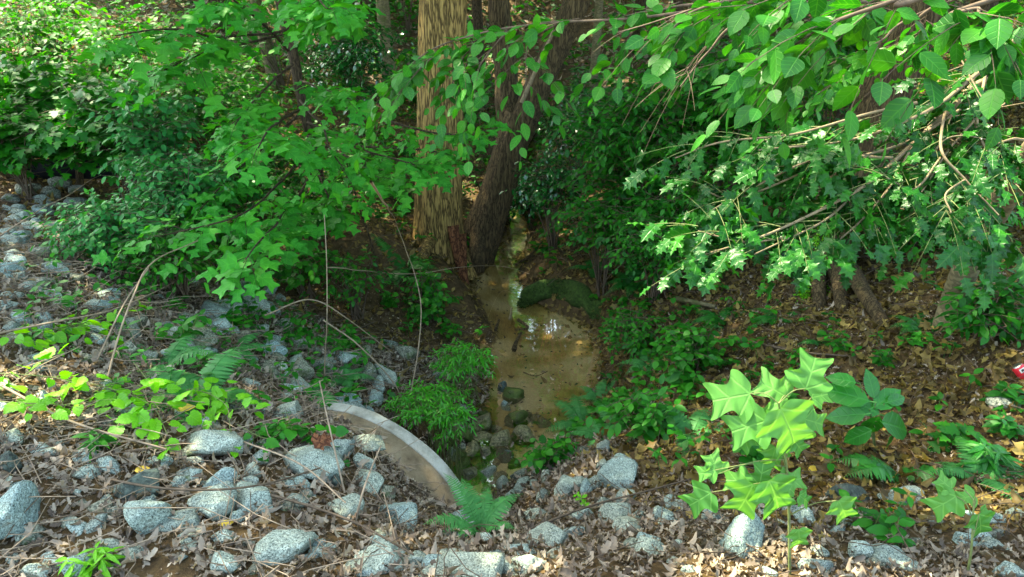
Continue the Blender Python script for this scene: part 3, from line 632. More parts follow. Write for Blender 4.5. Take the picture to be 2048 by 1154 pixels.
rocks([
 (35,1030,78,98,g,'big upright pale granite rock cut by the picture edge, beside curled brown leaves'),
 (20,928,48,36,s_,'small dark angular stone at the picture edge above the big upright granite rock'),
 (213,933,46,30,g,'pale wedge of granite below the yellow-green grapevine leaves, above the dark triangular stone'),
 (283,980,82,44,s_,'dark triangular greenish-black stone lying among pale granite rocks'),
 (303,1037,66,74,g,'blocky upright pale rock just below the dark triangular stone'),
 (365,1042,76,32,g,'low flat rock touching the blocky upright rock beneath the dark stone'),
 (437,962,60,44,g,'squarish rock behind the two rounded rocks lying side by side'),
 (437,1008,96,52,g,'first of two rounded pale rocks side by side, the one next to the blocky rock'),
 (510,1003,93,60,g,'plump pale rock, second of the two lying side by side above leaf litter'),
 (592,1005,42,26,g,'small half-buried rock between the plump pale rock and the round pale boulder near the pipe'),
 (435,890,112,60,g,'long arched granite rock emerging under yellow-green vine leaves'),
 (390,846,50,30,g,'small rock above the long arched granite rock'),
 (523,917,32,28,g,'little round rock at the end of the long arched rock'),
 (508,943,34,36,g,'small knobby rock above the plump pale rock'),
 (612,930,122,50,g,'long pale slab with a red-brown leaf resting on it'),
 (573,832,66,48,g,'pyramid-shaped rock below the fern on the rubble slope'),
 (675,840,92,58,g,'large pale boulder beside the upper end of the concrete pipe'),
 (565,1095,108,62,g,'broad curved rock standing alone in leaf litter below the plump pale rock'),
 (447,1125,72,46,g,'rounded rock with a straw stem across it at the bottom of the picture'),
 (155,1138,46,42,g,'bluish half-buried rock at the bottom edge beside a green weed'),
 (70,1142,56,36,g,'flat bluish rock at the bottom edge under the big upright rock'),
 (332,922,26,28,g,'narrow standing stone under the trailing vine leaves'),
 (387,952,30,32,g,'narrow pointed stone beside the squarish rock'),
 (697,1016,82,62,g,'round pale boulder with a straw cane in front, below the concrete pipe'),
 (362,822,44,26,g,'small rock next to the bright yellow fallen leaf'),
 (217,775,42,28,g,'small bluish rock peeping between grapevine leaves'),
 (797,1035,80,68,g,'pear-shaped boulder at the foot of the concrete pipe'),
 (690,806,62,32,g,'broad rock behind the large boulder at the upper end of the pipe'),
 (735,834,36,42,g,'upright stone leaning on the upper end of the concrete pipe'),
 (730,888,86,34,g,'long rock lying in litter just under the pipe barrel'),
 (732,934,38,36,g,'egg-shaped rock below the long rock beside the pipe barrel'),
 (728,963,62,30,g,'flat rock under the egg-shaped rock beside the pipe'),
 (674,905,54,46,g,'pale rock between the long slab and the pipe barrel'),
 (672,962,32,32,s_,'small black stone near the round pale boulder'),
 (770,983,36,26,d_,'brownish stone between the flat rock and the pipe'),
 (757,1125,98,62,g,'large boulder at the bottom edge beneath the pear-shaped boulder'),
 (707,1132,42,26,g,'small low rock beside the large bottom-edge boulder'),
 (838,1127,46,36,g,'knobby rock at the bottom edge next to the large boulder'),
 (915,1148,162,42,g,'widest flat rock at the bottom edge, below the fern'),
 (1010,1138,44,44,g,'upright half of a pair of rocks touching at the bottom edge'),
 (1058,1136,68,44,g,'round half of a pair of rocks touching at the bottom edge'),
 (868,962,36,38,g,'pale rock wedged against the pipe barrel'),
 (918,1040,58,24,g,'flat stone under the lower tip of the pipe, behind the fern'),
 (1132,983,56,44,g,'rounded pale rock standing alone on the rubble between creek and slope'),
 (1240,960,64,70,g,'tallest pale boulder on the rubble beside the green forbs'),
 (1193,966,34,30,g,'small wedge touching the tallest pale boulder'),
 (1172,980,28,34,g,'narrow rock between the rounded rock and the wedge'),
 (1249,1000,38,32,g,'small block tucked under the tallest pale boulder'),
 (1235,1037,66,40,g,'rounded rock with a long dry stem passing above it'),
 (1260,1060,74,44,g,'wide rock overlapping the rounded rock below the tallest boulder'),
 (1300,1102,72,58,g,'bulky pale rock near the bottom edge with a stone leaning on it'),
 (1268,1090,46,24,d_,'grey flat stone leaning on the bulky pale rock'),
 (1098,1083,90,54,g,'double-humped rock beside the fern at the pipe tip'),
 (1012,1083,34,24,d_,'grey stone half hidden under the fern fronds'),
 (1165,909,54,30,d_,'brownish slab at the edge of the forbs above the tallest boulder'),
 (1208,900,30,40,g,'standing stone by the forbs near the brownish slab'),
 (1208,928,30,22,g,'small stone directly under the standing stone'),
 (1332,1035,46,34,g,'rock between the wide rock and the young tulip sapling'),
 (1343,1010,26,26,g,'small rock on top of the slope behind the sapling leaves'),
 (1088,992,34,28,g,'small rock beside the lone rounded rock'),
 (1482,1085,100,86,g,'largest moss-stained boulder catching sunlight below the tulip sapling'),
 (1697,992,68,44,s_,'dark blue-green stone beneath the fern with two arching fronds'),
 (1793,999,84,40,g,'long granite rock beside the dark blue-green stone'),
 (1613,1040,40,44,g,'stone right behind the sapling stem with the hooked leaf'),
 (1712,1105,52,44,g,'pale oval rock at the border of the sunlit patch'),
 (1787,1117,82,42,g,'flat sunlit rock among bright dry leaves'),
 (1637,1137,64,42,g,'pale rock at the bottom edge beside the bare sapling stem'),
 (2022,1143,54,32,g,'low grey rock in the bottom corner'),
 (2008,808,54,24,d_,'lone mossy rock on the shaded brown leaves under the red can'),
 (1410,982,36,20,g,'small rock under the lowest leaves of the tulip sapling'),
 (1735,1040,52,18,d_,'flat mossy stone behind the small forb'),
 (1935,1030,30,20,g,'small rock beside the sunlit tulip leaves'),
 (1358,1017,30,30,g,'small rock beside the outermost sapling leaf'),
 (1958,1070,32,30,g,'small rock beneath the sunlit tulip leaves'),
 (22,510,36,28,g,'rounded pale rock at the end of a long flat stone on the upper slope'),
 (76,508,80,24,d_,'long flat stone beside a rounded pale rock on the upper slope'),
 (110,455,34,20,g,'pale stone under the low bluish shrub'),
 (370,560,54,40,d_,'weathered boulder below the tulip branch tips'),
 (425,626,68,30,g,'pale flat-topped boulder above the dry canes'),
 (505,615,60,44,g,'pale angular boulder on the lip of the creek hollow'),
 (468,577,56,22,d_,'two-ended mossy stone above the angular boulder'),
 (385,685,102,30,d_,'long dim rock crossed by dry stems'),
 (255,660,52,38,d_,'dim rounded rock among dry canes'),
 (650,735,42,40,d_,'block of grey stone behind the fern near the vertical dry stem'),
 (605,745,40,42,d_,'tilted grey stone among fern fronds'),
 (462,725,42,42,d_,'grey stone behind the large fern clump'),
 (773,755,42,40,g,'pale stone on the bank just above the narrow-leaved plants'),
 (733,748,38,36,d_,'stone beside the pale stone on the bank'),
 (776,690,32,24,d_,'mossy little stone in the shaded bank'),
 (816,710,42,32,d_,'shaded stone next to the narrow-leaved plants'),
 (105,386,40,30,d_,'roundest of the mossy rocks under the black boards'),
])
rocks([(52,576,38,20,g,0),(18,592,42,17,g,0),(125,612,44,24,d_,0),(290,570,28,22,d_,0),(180,665,36,20,g,0),(178,648,40,22,d_,0),(215,770,42,22,d_,0),
       (488,678,36,28,d_,0),(535,738,40,32,d_,0),(728,712,28,28,d_,0),(330,745,40,24,d_,0),(60,690,40,22,d_,0),(300,715,44,22,d_,0),(150,560,34,20,d_,0),
       (232,850,50,24,d_,0),(22,876,52,22,g,0),(420,850,44,24,d_,0),(120,840,44,22,d_,0),(560,690,34,24,d_,0),(600,690,40,24,d_,0),(420,655,44,22,d_,0),(570,655,40,24,d_,0)], None)
for o in COL.objects:
    if o.type == 'MESH' and o.name.startswith('granite_rock') and 'label' not in o:
        tag(o, 'small weathered granite rock half sunk among straw and vines on the upper rubble slope', 'rock', 'small rocks of the upper rubble slope')
rocks([(x, y, w, h, d_, 'mossy grey rock in the row at the foot of the black boards') for x, y, w, h in
       ((45,382,30,20),(72,380,34,22),(140,402,22,22),(118,366,40,22),(18,396,34,20),(80,420,42,18),(150,380,30,18))], 'mossy rocks under the boards')
rocks([(965,845,44,44,w_,'tall tan stone at the top of the stone pile in the pipe mouth'),(1004,886,42,44,w_,'tan pyramid stone in the middle of the creek stones'),
       (1047,876,42,36,w_,'flat tan stone against the far bank forbs'),(946,903,34,30,w_,'round olive stone in the creek pile nearest the pipe'),
       (976,910,30,36,w_,'olive stone with an ochre side in the creek pile'),(965,877,38,26,w_,'tan stone wedged between the tall tan stone and the pyramid stone'),
       (913,908,34,20,m_,'low mossy stone between pipe rim and round olive stone'),(1023,793,38,30,m_,'round dark mossy stone at the lower end of the sandy pool'),
       (973,950,34,40,g,'bright pale stone beside the pipe rim, above the fern tip'),(942,952,40,44,w_,'grey-green stone leaning against the pipe rim'),
       (1007,915,36,26,s_,'dark smooth stone below the tan pyramid stone'),(995,955,34,30,d_,'grey stone touching the bright pale stone'),
       (1040,952,34,30,d_,'grey rounded stone at the dry end of the creek stones'),(1070,957,24,26,d_,'upright pebble under the green forbs'),
       (1093,957,22,24,d_,'egg-shaped pebble under the green forbs'),(1043,979,36,30,g,'pale stone with a brown leaf beside the fern'),
       (1004,972,30,38,g,'pale stone behind the fern tip'),(928,930,40,28,m_,'flat mossy stone against the pipe rim'),
       (1040,838,54,36,m_,'dark mossy stone in the shallow outflow'),(900,880,34,22,m_,'dark mossy stone under the narrow-leaved plants'),
       (1085,845,36,26,w_,'half-wet tan stone at the edge of the sand'),(930,870,30,22,m_,'small dark mossy stone behind the tall tan stone'),
       (1003,775,20,22,s_,'thin black stone standing in the sand'),(1010,812,20,22,g,'small pale stone in the shallow outflow'),
       (877,752,28,18,d_,'stone half covered by narrow-leaved plants')], None, 'stone')
rr = np.random.default_rng(77); fill = []
while len(fill) < 290:
    x, y = rr.uniform(-10, 2060), rr.uniform(880, 1150)
    if 640 < x < 960 and y < 1050: continue
    if 900 < x < 1350 and y < 950: continue
    if x > 1330 and y < 1010: continue
    if len(fill) >= 140: y = rr.uniform(400, 830); x = rr.uniform(-10, 780 if y > 700 else 560 if y > 560 else 150)
    s = rr.uniform(18, 42); fill.append((x, y, s * 1.25, s * .8, g if rr.random() < .75 else d_, 'fist-sized granite stone half buried in the litter of the rubble slope'))
for x, y, w, h, mat, lab in fill: rock('small_stone', x, y, w, h, mat, lab, 'stone', 'fist-sized stones in the leaf litter', sink=.0)

k = 0
while k < 34:
    x, y = rr.uniform(880, 1120), rr.uniform(800, 1000)
    if y > 900 + (x - 880) * .9 or y < 780 + abs(x - 980) * .35: continue
    s = rr.uniform(18, 32); k += 1
    rock('creek_pebble', x, y, s * 1.2, s * .85, [w_, w_, m_, d_][k % 4], 'small olive-brown stone packed in the stony channel at the pipe mouth', 'stone', 'small stones packed in the pipe mouth channel', sink=.0)

# ------------------------------------------------------------------ concrete pipe
pc = thing('concrete_pipe', 'big round concrete drain pipe end half buried in rubble above the creek', 'pipe', PIPE_C)
th = np.linspace(R(-55), R(88), 130)
def ring(r0, r1, n0, n1):
    sec = [(r1, n0), (r1, n1), (r0, n1), (r0, n0)]
    V = []; 
    for a_ in th:
        e = PU * math.sin(a_) + np.array([0, 0, 1.0]) * math.cos(a_)
        for r_, n_ in sec: q_ = PIPE_C + e * r_ + PN * n_; V.append(q_ + e * .006 * float(snoise(q_, 9, 3, 1)) + PN * .005 * float(snoise(q_, 14, 3, 2)) * (n_ > -.9))
    F = []
    for k in range(len(th) - 1):
        for q in range(4):
            a0, a1 = k * 4 + q, k * 4 + (q + 1) % 4
            F += [(a0, a0 + 4, a1 + 4), (a0, a1 + 4, a1)]
    F += [(0, 1, 2), (0, 2, 3)]; e = (len(th) - 1) * 4; F += [(e, e + 2, e + 1), (e, e + 3, e + 2)]
    return MB().add(V, F)
ring(PIPE_R - .10, PIPE_R, -1.0, -.087).build('barrel', M['conc_side'], pc, PIPE_C, False)
o = ring(PIPE_R - .10, PIPE_R + .006, -.085, .0).build('rim', M['conc_rim'], pc, PIPE_C, False)
bv = o.modifiers.new('bevel', 'BEVEL'); bv.width = .008; bv.segments = 2; bv.limit_method = 'ANGLE'

# ------------------------------------------------------------------ mossy log, sticks, can, boards
lt = depth(PZ(1110, 600, .1))
c0 = [PZ(1042, 610, .02), PZ(1066, 590, .08), PZ(1110, 578, .13), PZ(1155, 590, .15), PZ(1190, 616, .10), PZ(1204, 652, .0)]
cc = curve(c0, 60); mb = MB(); rad = np.interp(np.linspace(0, 1, 60), [0, .15, .5, .85, 1], [.04, .085, .12, .12, .05])
an = np.arange(16) * 2 * np.pi / 16
rad2 = rad[:, None] * (1 + .5 * snoise(np.stack([np.cos(an)[None] + 0 * rad[:, None], np.sin(an)[None] + 0 * rad[:, None], np.linspace(0, 6, 60)[:, None] + 0 * an[None]], -1), 1.6, 3))
mb.add(*tubes(cc[None], rad2[None], 16))
lg = tag(mb.build('mossy_log', M['moss'], None, c0[2]), 'curved moss-covered log arching along the creek edge', 'log')
mb = MB(); rr = np.random.default_rng(9); k = rr.integers(0, 60, 5000); v = nrm(rr.normal(size=(5000, 3)) + [0, -.2, .3])
put(mb, SIMPLE, cc[k] + v * (rad[k] * .98)[:, None], v + rr.normal(0, .5, v.shape), rr.normal(size=v.shape), rr.uniform(.012, .028, 5000))
tag(mb.build('moss_tuft', M['moss'], lg, c0[2]))

def stick(name, pts, r0, r1, mat, label, cat='stick', group=None, wob=.01, n=30, S=5, seed=0):
    mb = MB(); limb(mb, pts, r0, r1, S, n, wob, seed); return tag(mb.build(name, M[mat], None, pts[0]), label, cat, group)
def gz(px, py, h=0.0): return G(px, py) + [0, 0, h]
stick('drift_stick', [PZ(1035, 640, .04), PZ(1055, 655, .03), PZ(1030, 660, .05)], .02, .01, 'dark_bark', 'short dark stick where the narrow and the wide pool meet')
stick('drift_stick', [PZ(1028, 700, .02), PZ(1032, 685, .05), PZ(1042, 665, .03)], .028, .014, 'dark_bark', 'blackened driftwood stub lying on the pale sand')
stick('drift_stick', [PZ(990, 660, .03), PZ(996, 640, .03)], .02, .012, 'dark_bark', 'dark stick pointing into the narrow pool from the oak side')
stick('drift_stick', [PZ(1018, 640, .02), PZ(1023, 618, .02)], .014, .01, 'holly_wood', 'short pale stick lying in the narrow pool')
stick('drift_stick', [PZ(1045, 745, .02), PZ(1070, 752, .02), PZ(1095, 742, .02)], .006, .004, 'dark_bark', 'thin black twig curved across the sand')
stick('fallen_branch', [gz(1348, 605, .03), gz(1390, 617, .05), gz(1430, 622, .04)], .03, .02, 'smooth_bark', 'mossy grey branch lying on brown leaves behind the leafy forbs', wob=.02)
stick('fallen_branch', [gz(1180, 455, .25), gz(1235, 500, .1), gz(1290, 480, .3)], .016, .008, 'holly_wood', 'bare forked twig over the far creek bank')
stick('fallen_branch', [gz(1030, 545, .1), gz(1060, 520, .06), gz(1085, 500, .12)], .02, .01, 'dark_bark', 'dark branch lying at the narrow upper pool')
stick('fallen_branch', [gz(1500, 690, .03), gz(1600, 712, .03), gz(1690, 722, .03)], .012, .007, 'twig', 'long thin branch on the brown leaves behind the tulip sapling')
stick('long_stem', [gz(1060, 1070, .03), gz(1180, 1035, .06), gz(1300, 1005, .08), gz(1400, 965, .04)], .007, .004, 'twig', 'long dark stem crossing the rubble above the rounded rock', 'stem')

cn = PT(2046, 748, depth(G(2046, 748)) - .03); can = thing('drink_can', 'bright red drink can lying tilted on brown leaves at the picture edge', 'can', cn)
ax = nrm(np.array([.45, -.25, -.55])); prof = [(-.062, .0), (-.062, .024), (-.058, .027), (-.048, .033), (.05, .033), (.058, .027), (.062, .024), (.062, 0)]
def lathe(prof, S=28):
    P = np.array([cn + ax * z for z, _ in prof]); ref = np.array([0, 1.0, 0.2]); X = nrm(ref - (ref @ ax) * ax); Y = np.cross(ax, X); a = np.arange(S) * 2 * np.pi / S
    V = P[:, None] + np.array([r for _, r in prof])[:, None, None] * (np.cos(a)[None, :, None] * X + np.sin(a)[None, :, None] * Y); f = []
    for k in range(len(prof) - 1):
        for s in range(S): a0, a1 = k * S + s, k * S + (s + 1) % S; f += [(a0, a1, a1 + S), (a0, a1 + S, a0 + S)]
    return V.reshape(-1, 3), f
MB().add(*lathe(prof[2:6])).build('can_body', M['can_red'], can, cn)
MB().add(*lathe(prof[:3])).build('can_end', M['metal'], can, cn); MB().add(*lathe(prof[5:])).build('can_end', M['metal'], can, cn)
def canpatch(z0, z1, a0, a1, r, mat, name):
    tocam = nrm(np.array([0, 0, CAMZ]) - cn); X = nrm(tocam - (tocam @ ax) * ax); Y = np.cross(ax, X); V = []; f = []
    for q, aa in enumerate(np.linspace(a0, a1, 8)):
        e = X * math.cos(aa) + Y * math.sin(aa); V += [cn + ax * z0 + e * r, cn + ax * z1 + e * r]
        if q: f += [(2 * q - 2, 2 * q - 1, 2 * q + 1), (2 * q - 2, 2 * q + 1, 2 * q)]
    MB().add(V, f).build(name, M[mat], can, cn)
canpatch(-.046, -.022, -.75, .15, .0338, 'white', 'can_label'); canpatch(-.041, -.027, -.55, -.1, .0343, 'print', 'can_mark')

bb = G(40, 352); yb = bb[1] + .05; bdn = thing('board_fence', 'low black board fence mostly hidden behind leafy shrubs above the mossy rocks', 'fence', bb)
for k in range(3):
    A, B = PY(-330, 338 - 42 * k, yb), PY(255, 338 - 42 * k, yb); e = np.array([0, 0, .10]); n_ = np.array([0, .018, 0])
    V = [A - e - n_, A + e - n_, A + e + n_, A - e + n_, B - e - n_, B + e - n_, B + e + n_, B - e + n_]
    MB().add(V, [(0, 1, 2), (0, 2, 3), (4, 6, 5), (4, 7, 6), (0, 4, 5), (0, 5, 1), (1, 5, 6), (1, 6, 2), (2, 6, 7), (2, 7, 3), (3, 7, 4), (3, 4, 0)]).build('board', M['black'], bdn, bdn.location, False)
for x in (-120, 44, 160):
    mb = MB(); limb(mb, [PY(x, 372, yb - .07), PY(x - 6, 240, yb - .07)], .04, .04, 6, 4); mb.build('post', M['dark_bark'], bdn, bdn.location, False)

# ================================================================== foliage
def G2(px, py): q = G(px, py); return q, depth(q)
def onto(xy): return np.c_[xy, H(xy[:, 0], xy[:, 1])]

# ------------------------------------------------------------------ fallen leaves and straw (uncountable)
def litter(name, n, xr, yr, mats, size, rng, label, keep=None, tilt=.45, lift=.03, Ts=(OAKDRY, OAKDRY2)):
    x = rng.uniform(*xr, n); y = rng.uniform(*yr, n)
    d, hw, sd = stream_dist(x, y); m = (d > hw - .07) | (rng.random(n) < .02)
    if keep is not None: m &= keep(x, y)
    x, y = x[m], y[m]; p = np.c_[x, y, np.maximum(H(x, y), .0) + rng.random(len(x)) ** 2 * lift + .004]
    nn = HN(x, y) + rng.normal(0, tilt, (len(x), 3)); dd = rng.normal(size=(len(x), 3))
    dd = dd - (dd * nn).sum(-1, keepdims=True) * nn / (nn ** 2).sum(-1, keepdims=True)
    s = size * rng.uniform(.55, 1.35, len(x)); mb = MB(); pick = rng.integers(0, len(Ts), len(x))
    for k, T in enumerate(Ts):
        q = pick == k
        put(mb, T, p[q], dd[q], nn[q], s[q], sx=rng.uniform(.6, 1.1, q.sum()))
    return tag(mb.build(name, mats), label, 'leaves', None, 'stuff')
rg = np.random.default_rng(21)
n_ = 170; a_ = rg.uniform(R(-50), R(62), n_); q_ = -rg.uniform(.0, 1, n_) ** 1.0 * .55 - .16 - .0 * a_
e_ = PU * np.sin(a_)[:, None] + np.array([0, 0, 1.0]) * np.cos(a_)[:, None]; mb = MB()
p_ = PIPE_C + e_ * (PIPE_R + .012) + PN * q_[:, None]
put(mb, OAKDRY2, p_, rg.normal(size=(n_, 3)), e_ + rg.normal(0, .3, (n_, 3)), rg.uniform(.03, .075, n_))
tag(mb.build('pipe_leaf_litter', M['litter']), 'dry brown leaves lying on the pipe barrel', 'leaves', None, 'stuff')
right_bank = lambda x, y: sstep(.25, .9, x - .35 * np.maximum(0, 3.6 - y)) * sstep(2.3, 3.3, y + .25 * x)
litter('leaf_litter', 62000, (-4.6, 5.0), (1.2, 6.2), M['litter'], .046, rg, 'grey-brown dry oak leaves carpeting the near slope', keep=lambda x, y: rg.random(len(x)) > right_bank(x, y) * .93, tilt=.38, Ts=(OAKDRY, OAKDRY2, OAKDRY3, CURLED))
litter('golden_leaf_litter', 42000, (.2, 7.5), (2.4, 9.5), M['litter_gold'], .062, rg, 'yellow-brown fallen tulip leaves covering the shaded bank beyond the creek', keep=lambda x, y: rg.random(len(x)) < right_bank(x, y), Ts=(TULIPDRY, OAKDRY2, OAKDRY))
litter('bank_leaf_litter', 52000, (-9, 9), (5.4, 15), M['litter_gold'], .075, rg, 'dull brown leaves scattered over the forest floor behind the creek', keep=lambda x, y: rg.random(len(x)) > right_bank(x, y) * (y < 9.2), Ts=(OAKDRY, SIMPLE, OAKDRY2))
litter('hillside_leaf_litter', 22000, (-16, 16), (14.5, 27), M['litter'], .16, rg, 'dry leaves on the wooded hillside', Ts=(SIMPLE, OAKDRY2))
litter('litter_crumbs', 42000, (-4.6, 5.5), (1.2, 7.0), M['litter'], .02, rg, 'broken brown leaf crumbs between the larger dry leaves', Ts=(SIMPLE,), tilt=.6)
def straws(name, n, fx, r, L, mat, rng, label, flat=.25):
    x, y = fx(n); d_s, hw_s, _ = stream_dist(x, y); m_s = d_s > hw_s + .12; x, y = x[m_s], y[m_s]; n = len(x); p = np.c_[x, y, H(x, y) + .01 + .05 * rng.random(n)]
    a = rng.uniform(0, 6.28, n); Lh = L * rng.uniform(.4, 1.5, n)
    k = np.linspace(0, 1, 4); d = np.c_[np.cos(a), np.sin(a)]
    q = p[:, None] + np.concatenate([d[:, None] * (Lh[:, None] * (k - .5))[..., None], np.zeros((n, 4, 1))], -1)
    q[:, :, :2] += rng.normal(0, .02, (n, 4, 2)) * L / .3
    q[:, :, 2] = np.maximum(H(q[..., 0], q[..., 1]) + .006, p[:, None, 2] + (rng.normal(0, flat, n) * Lh)[:, None] * (k - .3)) + .015 * np.sin(k * 3)[None]
    return tag(MB().add(*tubes(q, np.broadcast_to([r, r, r * .9, r * .6], (n, 4)), 3)).build(name, M[mat]), label, 'dead stems', None, 'stuff')
def fx_left(n):
    x = rg.uniform(-4.2, -.4, n); return x, rg.uniform(1.9, 6.0, n) 
straws('dry_straw', 800, fx_left, .0026, .42, 'straw', rg, 'thin dry straw stems tangled over the rubble slope', .15)
straws('twig_litter', 1100, lambda n: (rg.uniform(-3.5, 4.2, n), rg.uniform(1.5, 6.5, n)), .0024, .26, 'twig', rg, 'thin broken twigs lying among dry leaves', .06)
straws('forest_twigs', 700, lambda n: (rg.uniform(-5, 6, n), rg.uniform(5.5, 12, n)), .004, .5, 'twig', rg, 'small dead twigs on the forest floor', .08)
n = 420; x = rg.uniform(-.5, 1.0, n); y = rg.uniform(4.6, 8.6, n); d, hw, _ = stream_dist(x, y); m = d < hw + .05
p = np.c_[x, y, np.maximum(H(x, y), -.012) + .006][m]; mb = MB()
put(mb, SIMPLE, p, rg.normal(size=p.shape) * [1, 1, .05], [0, 0, 1.0] + rg.normal(0, .15, p.shape), rg.uniform(.012, .05, len(p)))
tag(mb.build('wet_debris', M['print']), 'dark specks of rotten leaves scattered on the creek sand', 'debris', None, 'stuff')
for px, py, s in [(350, 833, .09), (268, 955, .06), (440, 1065, .05), (1612, 952, .07)]:
    q = G(px, py); mb = MB(); put(mb, OVAL, q + [0, 0, .03], [.8, .3, .1], [0, -.5, 1], s)
    tag(mb.build('yellow_leaf', M['yellow'], None, q), {350: 'bright yellow fallen leaf beside a small rock under the vine leaves', 268: 'small yellow leaf behind the dark triangular stone', 440: 'small yellowish leaf in the litter below the plump pale rock', 1612: 'pale yellow leaf caught beside the tulip sapling stem'}[px], 'leaf')
q = G(612, 925); mb = MB(); put(mb, MAPLE, q + [.02, -.02, .1], [.7, .4, .1], [0, -.6, 1], .11)
tag(mb.build('red_leaf', M['rot'], None, q), 'red-brown fallen leaf lying on the long pale slab', 'leaf')

# ------------------------------------------------------------------ ground cover
def cover(name, n, fx, T, size, mat, rng, label, hgt=.12, nl=4):
    x, y = fx(n); d, hw, _ = stream_dist(x, y); m = d > hw + .04; x, y = x[m], y[m]
    p = np.c_[x, y, H(x, y)]; N = len(p); top = p + np.c_[rng.normal(0, .03, (N, 2)), hgt * rng.uniform(.4, 1.3, N)]
    lm = MB(); k = np.linspace(0, 1, 3)[None, :, None]
    lm.add(*tubes(p[:, None] * (1 - k) + top[:, None] * k, np.full((N, 3), .0018), 3))
    a = rng.uniform(0, 6.28, (N, 1)) + np.arange(nl)[None] * 6.28 / nl + rng.normal(0, .3, (N, nl))
    dd = np.stack([np.cos(a), np.sin(a), rng.normal(.05, .3, a.shape)], -1).reshape(-1, 3)
    pp = np.repeat(top, nl, 0) - np.c_[np.zeros((N * nl, 2)), rng.random(N * nl) * hgt * .35]
    put(lm, T, pp, dd, [0, 0, 1.0] + rng.normal(0, .3, dd.shape), size * rng.uniform(.55, 1.3, N * nl))
    return tag(lm.build(name, M[mat]), label, 'ground plants', None, 'stuff')
def around(spots):
    P = [G(x, y) for x, y, r, w in spots]; w = np.array([s[3] for s in spots], float); w /= w.sum()
    def f(n):
        k = rg.choice(len(P), n, p=w); r = np.array([s[2] for s in spots])[k]
        c = np.array(P)[k]; return c[:, 0] + rg.normal(0, 1, n) * r, c[:, 1] + rg.normal(0, 1, n) * r * 1.2
    return f
cover('creek_ground_cover', 240, around([(1230, 650, .25, 3), (1280, 760, .3, 2), (1360, 720, .3, 2), (1180, 850, .2, 2), (1250, 820, .2, 1.5), (1100, 880, .15, 1.5), (1320, 660, .25, 1.5), (1440, 780, .35, 1.5)]), ROUND, .055, 'cover', rg, 'low round-leaved plants along the far creek bank', .12)
cover('floor_seedlings', 330, lambda n: (rg.uniform(.8, 6, n), rg.uniform(3.0, 9, n)), OVAL, .06, 'cover', rg, 'scattered green seedlings on the brown leaf bank', .10)
cover('slope_seedlings', 300, around([(560, 690, .35, 3), (650, 690, .3, 2), (480, 760, .3, 1), (850, 650, .25, 2), (300, 560, .5, 2), (150, 640, .5, 1.5), (730, 820, .3, 1), (450, 600, .4, 1.5)]), OVAL, .065, 'cover', rg, 'green seedlings scattered over the upper rubble slope', .14)
cover('forest_floor_plants', 3800, lambda n: (rg.uniform(-9, 9, n), rg.uniform(8, 15, n)), OVAL, .085, 'back_leaf', rg, 'low green plants covering the forest floor', .2)
cover('hillside_plants', 6500, lambda n: (rg.uniform(-17, 17, n), rg.uniform(14, 27, n)), OVAL, .15, 'back_leaf', rg, 'green undergrowth covering the far hillside', .4)

# ------------------------------------------------------------------ shrubs
def shrub(name, label, cat, base, c, rad, nspr, L, nl, T, size, lmat, smat, rng, group=None, up=.15, droop=.2, ldroop=.3, out=.9, tr=.003, stems=14, cull=None, nj=.35, jit=.35):
    """arching stems from base carrying flat layered sprays through an ellipsoid about c"""
    t = thing(name, label, cat, base, group); lm, tm = MB(), MB()
    u = nrm(rng.normal(size=(nspr, 3))) * (rng.random((nspr, 1)) ** .45); p = np.asarray(c) + u * rad
    ok = p[:, 2] > H(p[:, 0], p[:, 1]) + .06; p, u = p[ok], u[ok]
    D = u * [out, out, .2] + rng.normal(0, .45, u.shape) * [1, 1, .4] + [0, 0, up]
    sprays(lm, tm, T, p - nrm(D) * L * .5, D, L * rng.uniform(.7, 1.3, len(p)), nl, size, rng, droop, ldroop, tr=tr, cull=cull, nj=nj, jit=jit)
    k = rng.choice(len(p), min(stems, len(p)), replace=False); b = np.asarray(base, float)
    q0 = b + rng.normal(0, .04, (len(k), 3)) * [1, 1, 0]; q1 = p[k] - nrm(D[k]) * L * .5; mid = (q0 + q1) / 2 + (q1 - q0) * [-.12, -.12, .18]
    s = np.linspace(0, 1, 9)[None, :, None]; q = q0[:, None] * (1 - s) ** 2 + 2 * mid[:, None] * s * (1 - s) + q1[:, None] * s ** 2
    tm.add(*tubes(q, np.broadcast_to(np.linspace(tr * 3, tr, 9), (len(k), 9)), 4))
    lm.build('foliage', M[lmat], t, base); tm.build('stems', M[smat], t, base); return t
def pshrub(name, label, px, py, t, rpx, rpy, bpy_, nspr, L, nl, T, size, lmat, smat='twig', cat='shrub', group=None, rd=.8, seed=0, **kw):
    """ellipsoid crown centred on a pixel at depth t with pixel radii; rooted on the ground below"""
    t = min(t, depth(G(px, py + rpy * .35)) - .3); c = PT(px, py, t); rx, rz = rpx * t / FPX, rpy * t / FPX
    b = np.array([c[0], c[1] + rx * .2, 0]); b[2] = H(b[0], b[1])
    return shrub(name, label, cat, b, c, [rx, rx * rd, rz], nspr, L, nl, T, size, lmat, smat, np.random.default_rng(seed + int(px * 3 + py)), group, **kw)

